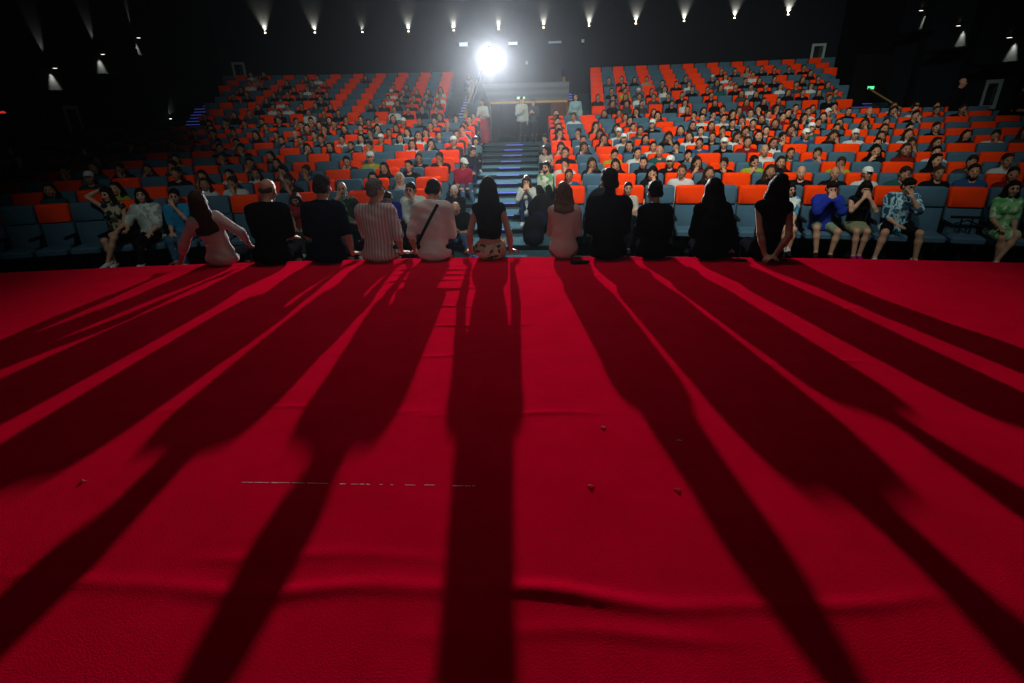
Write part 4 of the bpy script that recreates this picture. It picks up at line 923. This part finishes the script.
t, key, pr = stair_person(-.80, 10.35, -.47, 'white-haired person in dark clothes behind the phone user on the stairs', dict(hair='s', sleeve=.9, aL='lap', aR='lap', lean=.1, legs=tucked, head=(0, .1, 0)), dict(skin=skin_m, top=black_c, bottom=black_c, shoes=shoe_k, hair=hair_w), .86)
stair_person(.56, 10.75, -.36, 'person in white shirt and dark jeans, hands at the face, on the centre stairs', dict(fem=True, hair='l', hair_len=.16, sleeve=.9, aL='face', aR='face', lean=.12, legs=tucked, head=(0, .15, 0), hem=1), dict(skin=skin_m, top=sand((.50, .56, .54)), bottom=djeans_m, shoes=shoe_w, hair=hair_b), .86)
stair_person(-.96, 12.7, -.20, 'person in jeans with white cap and red sleeve on the left edge of the stairs', dict(hair='c', sleeve=.42, aL='lap', aR='thigh', lean=.25, legs=[((-.1, .34, .20), (-.12, .50, -.15), (0, 1, -.1)), ((.1, .34, .20), (.12, .5, -.15), (.2, 1, -.1))], head=(.4, .1, 0)), dict(skin=skin_m, top=sand((.34, .01, .04)), bottom=jeans_m, shoes=sand((.42, .58, .05)), hair=hair_k, cap=cap_m), .92, .35)
stair_person(-1.0, 14.3, -.05, 'person in black clothes leaning sideways on the left edge of the stairs', dict(hair='s', sleeve=.9, aL='lap', aR='lap', lean=.2, side=-.15, legs=tucked, head=(.3, .1, 0)), dict(skin=skin_m, top=black_c, bottom=djeans_m, shoes=shoe_w, hair=hair_k), .92, .3)
stair_person(-1.0, 16.0, .12, 'person in grey-blue clothes on the upper left edge of the stairs', dict(hair='o', fem=True, sleeve=.9, aL='lap', aR='lap', lean=.1, legs=tucked, head=(.2, .1, 0)), dict(skin=skin_m, top=sand((.10, .20, .24)), bottom=black_c, shoes=shoe_w, hair=hair_k), .88, .2)
stair_person(1.02, 14.4, -.05, 'person in pale top on the right edge of the stairs, elbows on knees', dict(hair='o', fem=True, sleeve=.9, aL='lap', aR='lap', lean=.3, legs=tucked, head=(-.2, 0, 0)), dict(skin=skin_m, top=sand((.36, .38, .32)), bottom=black_c, shoes=shoe_w, hair=hair_k), .9, -.25)
stair_person(1.02, 16.2, .12, 'person in dark top near the top of the stairs on the right', dict(hair='s', sleeve=.9, aL='lap', aR='lap', lean=.2, legs=tucked, head=(-.2, 0, 0)), dict(skin=skin_m, top=sand((.03, .06, .06)), bottom=black_c, shoes=shoe_w, hair=hair_k), .9, -.25)
stair_person(.98, 11.7, -.26, 'person with dark beard in a green and white leaf-print shirt at the right aisle edge', dict(hair='d', sleeve=.5, aL='lap', aR='lap', lean=.05, legs=tucked, head=(-.3, 0, 0)), dict(skin=skin_m, top=pattern_mat('leaf_white', [(.42, .48, .38), (.10, .26, .12), (.5, .56, .46)], 14), bottom=black_c, shoes=shoe_k, hair=hair_k), .92, -.3)
# standing people
def stand_person(x, y, z, label, o, mats, s=.93, rz=pi):
    return hero(label, (x, y, z + .845 * s), rz, dict(dict(legs='stand'), **o), mats, s, None, .0115)
stand_person(-1.18, 20.6, .37, 'person in white blouse and long red skirt standing left of the doorway', dict(fem=True, hair='p', sleeve=.5, aL='hip', aR='phone', bottom='skirt', hem=1), dict(skin=skin_m, top=sand((.50, .54, .50)), bottom=sand((.32, .004, .02)), shoes=shoe_k, hair=hair_k), .90)
stand_person(.20, 20.9, .37, 'person in long white shirt and black trousers standing in the doorway', dict(hair='s', sleeve=.9, aL='down', aR='phone', hem=1, loose=.03), dict(skin=skin_m, top=sand((.42, .48, .44)), bottom=black_c, shoes=shoe_k, hair=hair_b), .92, pi + .3)
stand_person(.62, 21.3, .37, 'person in dark clothes holding papers beside the white-shirted one in the doorway', dict(hair='s', sleeve=.9, aL='phone', aR='phone', hem=1), dict(skin=skin_m, top=sand((.05, .06, .07)), bottom=black_c, shoes=shoe_k, hair=hair_k), .88, pi - .2)
stand_person(2.12, 20.7, .37, 'person in long pale blue shirt standing behind the right block', dict(fem=True, hair='l', hair_len=.2, sleeve=.9, aL='down', aR='hip', hem=1, loose=.035), dict(skin=skin_m, top=sand((.24, .42, .46)), bottom=sand((.2, .36, .4)), shoes=shoe_k, hair=hair_k), .95)
stand_person(-2.25, 26.0, 1.44, 'faint person in grey standing high on the left stairs', dict(hair='s', sleeve=.9, aL='down', aR='hip'), dict(skin=skin_d, top=sand((.16, .18, .20)), bottom=black_c, shoes=shoe_k, hair=hair_k), .9)
stand_person(12.55, 16.9, .36, 'bald person in black standing against the right side wall', dict(hair='b', sleeve=.9, aL='down', aR='down', fat=1.1), dict(skin=skin_m, top=black_c, bottom=black_c, shoes=shoe_k, hair=hair_k), .98, pi + .5)
stand_person(12.75, 15.3, .20, 'burly person in black bending by the right side wall', dict(hair='s', sleeve=.45, aL='down', aR='thigh', lean=.75, fat=1.25, head=(0, .3, 0)), dict(skin=skin_m, top=black_c, bottom=black_c, shoes=shoe_k, hair=hair_k), 1.0, pi + .9)
stand_person(13.25, 15.6, .20, 'person with folded arms in dark top leaning by the poster on the right wall', dict(hair='s', sleeve=.42, aL='cross', aR='cross', head=(0, .1, 0)), dict(skin=skin_m, top=sand((.02, .02, .02)), bottom=black_c, shoes=shoe_k, hair=hair_k), 1.0, pi + .7)

# ------------------------------------------------------------------ loose objects
t = thing('phone', 'black phone lying on the red carpet behind the sitter in the pale blouse', 'phone', (1.24, 5.67, .020), .08)
m = MB(); m.box(-.105, .105, -.038, .038, 0, .022, bev=.008); m.build('body', mat('phone_black', (.006, .006, .007), .3), t)
m = MB(); m.box(-.092, .092, -.032, .032, .0222, .0232); m.build('screen', mat('phone_screen', (.012, .012, .014), .12), t)
t = thing('phone', 'small dark phone on the stage edge between the two right-hand sitters', 'phone', (2.96, 5.70, .020), -.1)
m = MB(); m.box(-.075, .075, -.035, .035, 0, .012, bev=.005); m.build('body', MATS['phone_black'], t); m = MB(); m.box(-.066, .066, -.029, .029, .0122, .0130); m.build('screen', MATS['phone_screen'], t)
def backpack(label, loc, rz, s=1.0, cat='bag'):
    t = thing('backpack', label, cat, loc, rz); t.scale = (s, s, s)
    link_mesh('pack_body', sdf_mesh('pack_body', [ell((0, 0, .20), (.17, .12, .22), None, .05), ell((0, .02, .10), (.16, .12, .12), None, .06), ell((0, .02, .34), (.12, .09, .10), None, .05)], .014, [black_c], wrinkle=.004), t)
    link_mesh('front_pocket', sdf_mesh('front_pocket', [ell((0, .12, .14), (.11, .05, .11), None, .03)], .012, [navy_c]), t)
    for q in (-1, 1):
        m = MB(); m.tube([(q * .07, -.08, .38), (q * .09, -.16, .30), (q * .10, -.15, .14), (q * .09, -.09, .05)], .014, 8, flat=.4); m.build('shoulder_strap', black_c, t, smooth=True)
    m = MB(); m.tube([(-.03, 0, .42), (-.02, 0, .46), (.02, 0, .46), (.03, 0, .42)], .009, 8); m.build('handle', black_c, t, smooth=True); return t
x, y, z, rz, th = seat_place(1, 1, 1, -.34); backpack('dark backpack standing on a blue front seat right of the aisle', (x, y, z + .43), rz, 1.55)
backpack('black backpack on the stairs beside the person hugging the knees', (.86, 10.2, -.55), 2.9, 1.5)
backpack('low black bag on the stairs in front of the other backpack', (.70, 9.3, -.62), 3.3, 1.1)
x, y, z, rz, th = seat_place(1, 1, 12, -.30)
t = thing('folding_stand', 'small black folding stand resting on the orange-topped seat at the right', 'stand', (x, y, z + .44), rz)
m = MB(); m.box(-.22, .22, -.02, .02, .22, .26, bev=.006); m.build('crossbar', seat_frame, t)
for q in (-.07, .07): m = MB(); m.tube([(q, .02, 0), (q, 0, .24)], .014, 8); m.build('leg', seat_frame, t)
m = MB(); m.tube([(-.2, .16, .12), (0, .02, .20), (.2, .14, .16)], .012, 8); m.build('brace', seat_frame, t)
t = thing('phone', 'phone held by the shaven-headed person at the foot of the stairs', 'phone', (-.62, 9.03, -.36), 0); t.rotation_euler = (radians(-50), 0, 0)
m = MB(); m.box(-.075, .075, -.004, .006, -.035, .035, bev=.002); m.build('body', MATS['phone_black'], t); m = MB(); m.box(-.068, .068, .0062, .0070, -.030, .030); m.build('screen', MATS['phone_screen'], t)

def carpet_z(x, y):
    xs, ts, Yv, Z = CARPET; i = int(np.argmin(abs(xs - x))); return float(np.interp(y, Yv[i], Z[i]))
# worn white tape line and lint on the carpet
tape_m = mat('worn_tape', (.62, .52, .48), .8); rnd = random.Random(8)
m = MB(); x = -.60
while x < .50:
    dens = 1 if x < -.28 else .45; ln = rnd.uniform(.008, .05) * (1.5 if x < -.28 else 1)
    if rnd.random() < dens:
        y = 1.945 - .01 * (x + .6) + rnd.uniform(-.0015, .0015); wd = rnd.uniform(.0012, .0032); z = carpet_z(x + ln / 2, y) + .0007
        m.add([(x, y - wd, z), (x + ln, y - wd * .6, z), (x + ln, y + wd * .7, z), (x, y + wd, z), (x, y - wd, z - .012), (x + ln, y - wd * .6, z - .012), (x + ln, y + wd * .7, z - .012), (x, y + wd, z - .012)], [(0, 1, 2, 3), (0, 4, 5, 1), (1, 5, 6, 2), (2, 6, 7, 3), (3, 7, 4, 0)])
    x += ln + rnd.uniform(.001, .012)
tag(m.build('tape_line', tape_m), 'worn broken white tape line across the red carpet', 'tape line')
lint_m = mat('lint', (.5, .42, .38), .9)
for (x, y, lb) in ((-1.37, 1.94, 'pale speck of lint at the far left of the carpet'), (1.02, 1.94, 'pale speck of lint on the lit carpet right of the tape line'), (1.40, 1.92, 'pale speck of lint in the shadow right of the tape line'), (1.13, 2.42, 'tiny pale speck farther from the camera, left of its neighbour'), (1.50, 2.30, 'tiny pale speck beside the right-hand shadow')):
    m = MB(); m.tube([(-.014, 0, .002), (-.004, .003, .006), (.006, -.002, .005), (.015, .002, .002)], [.0015, .0028, .002, .001], 6); tag(m.build('lint', lint_m, None, (x, y, carpet_z(x, y) - .001)), lb, 'lint', 'lint on the carpet')
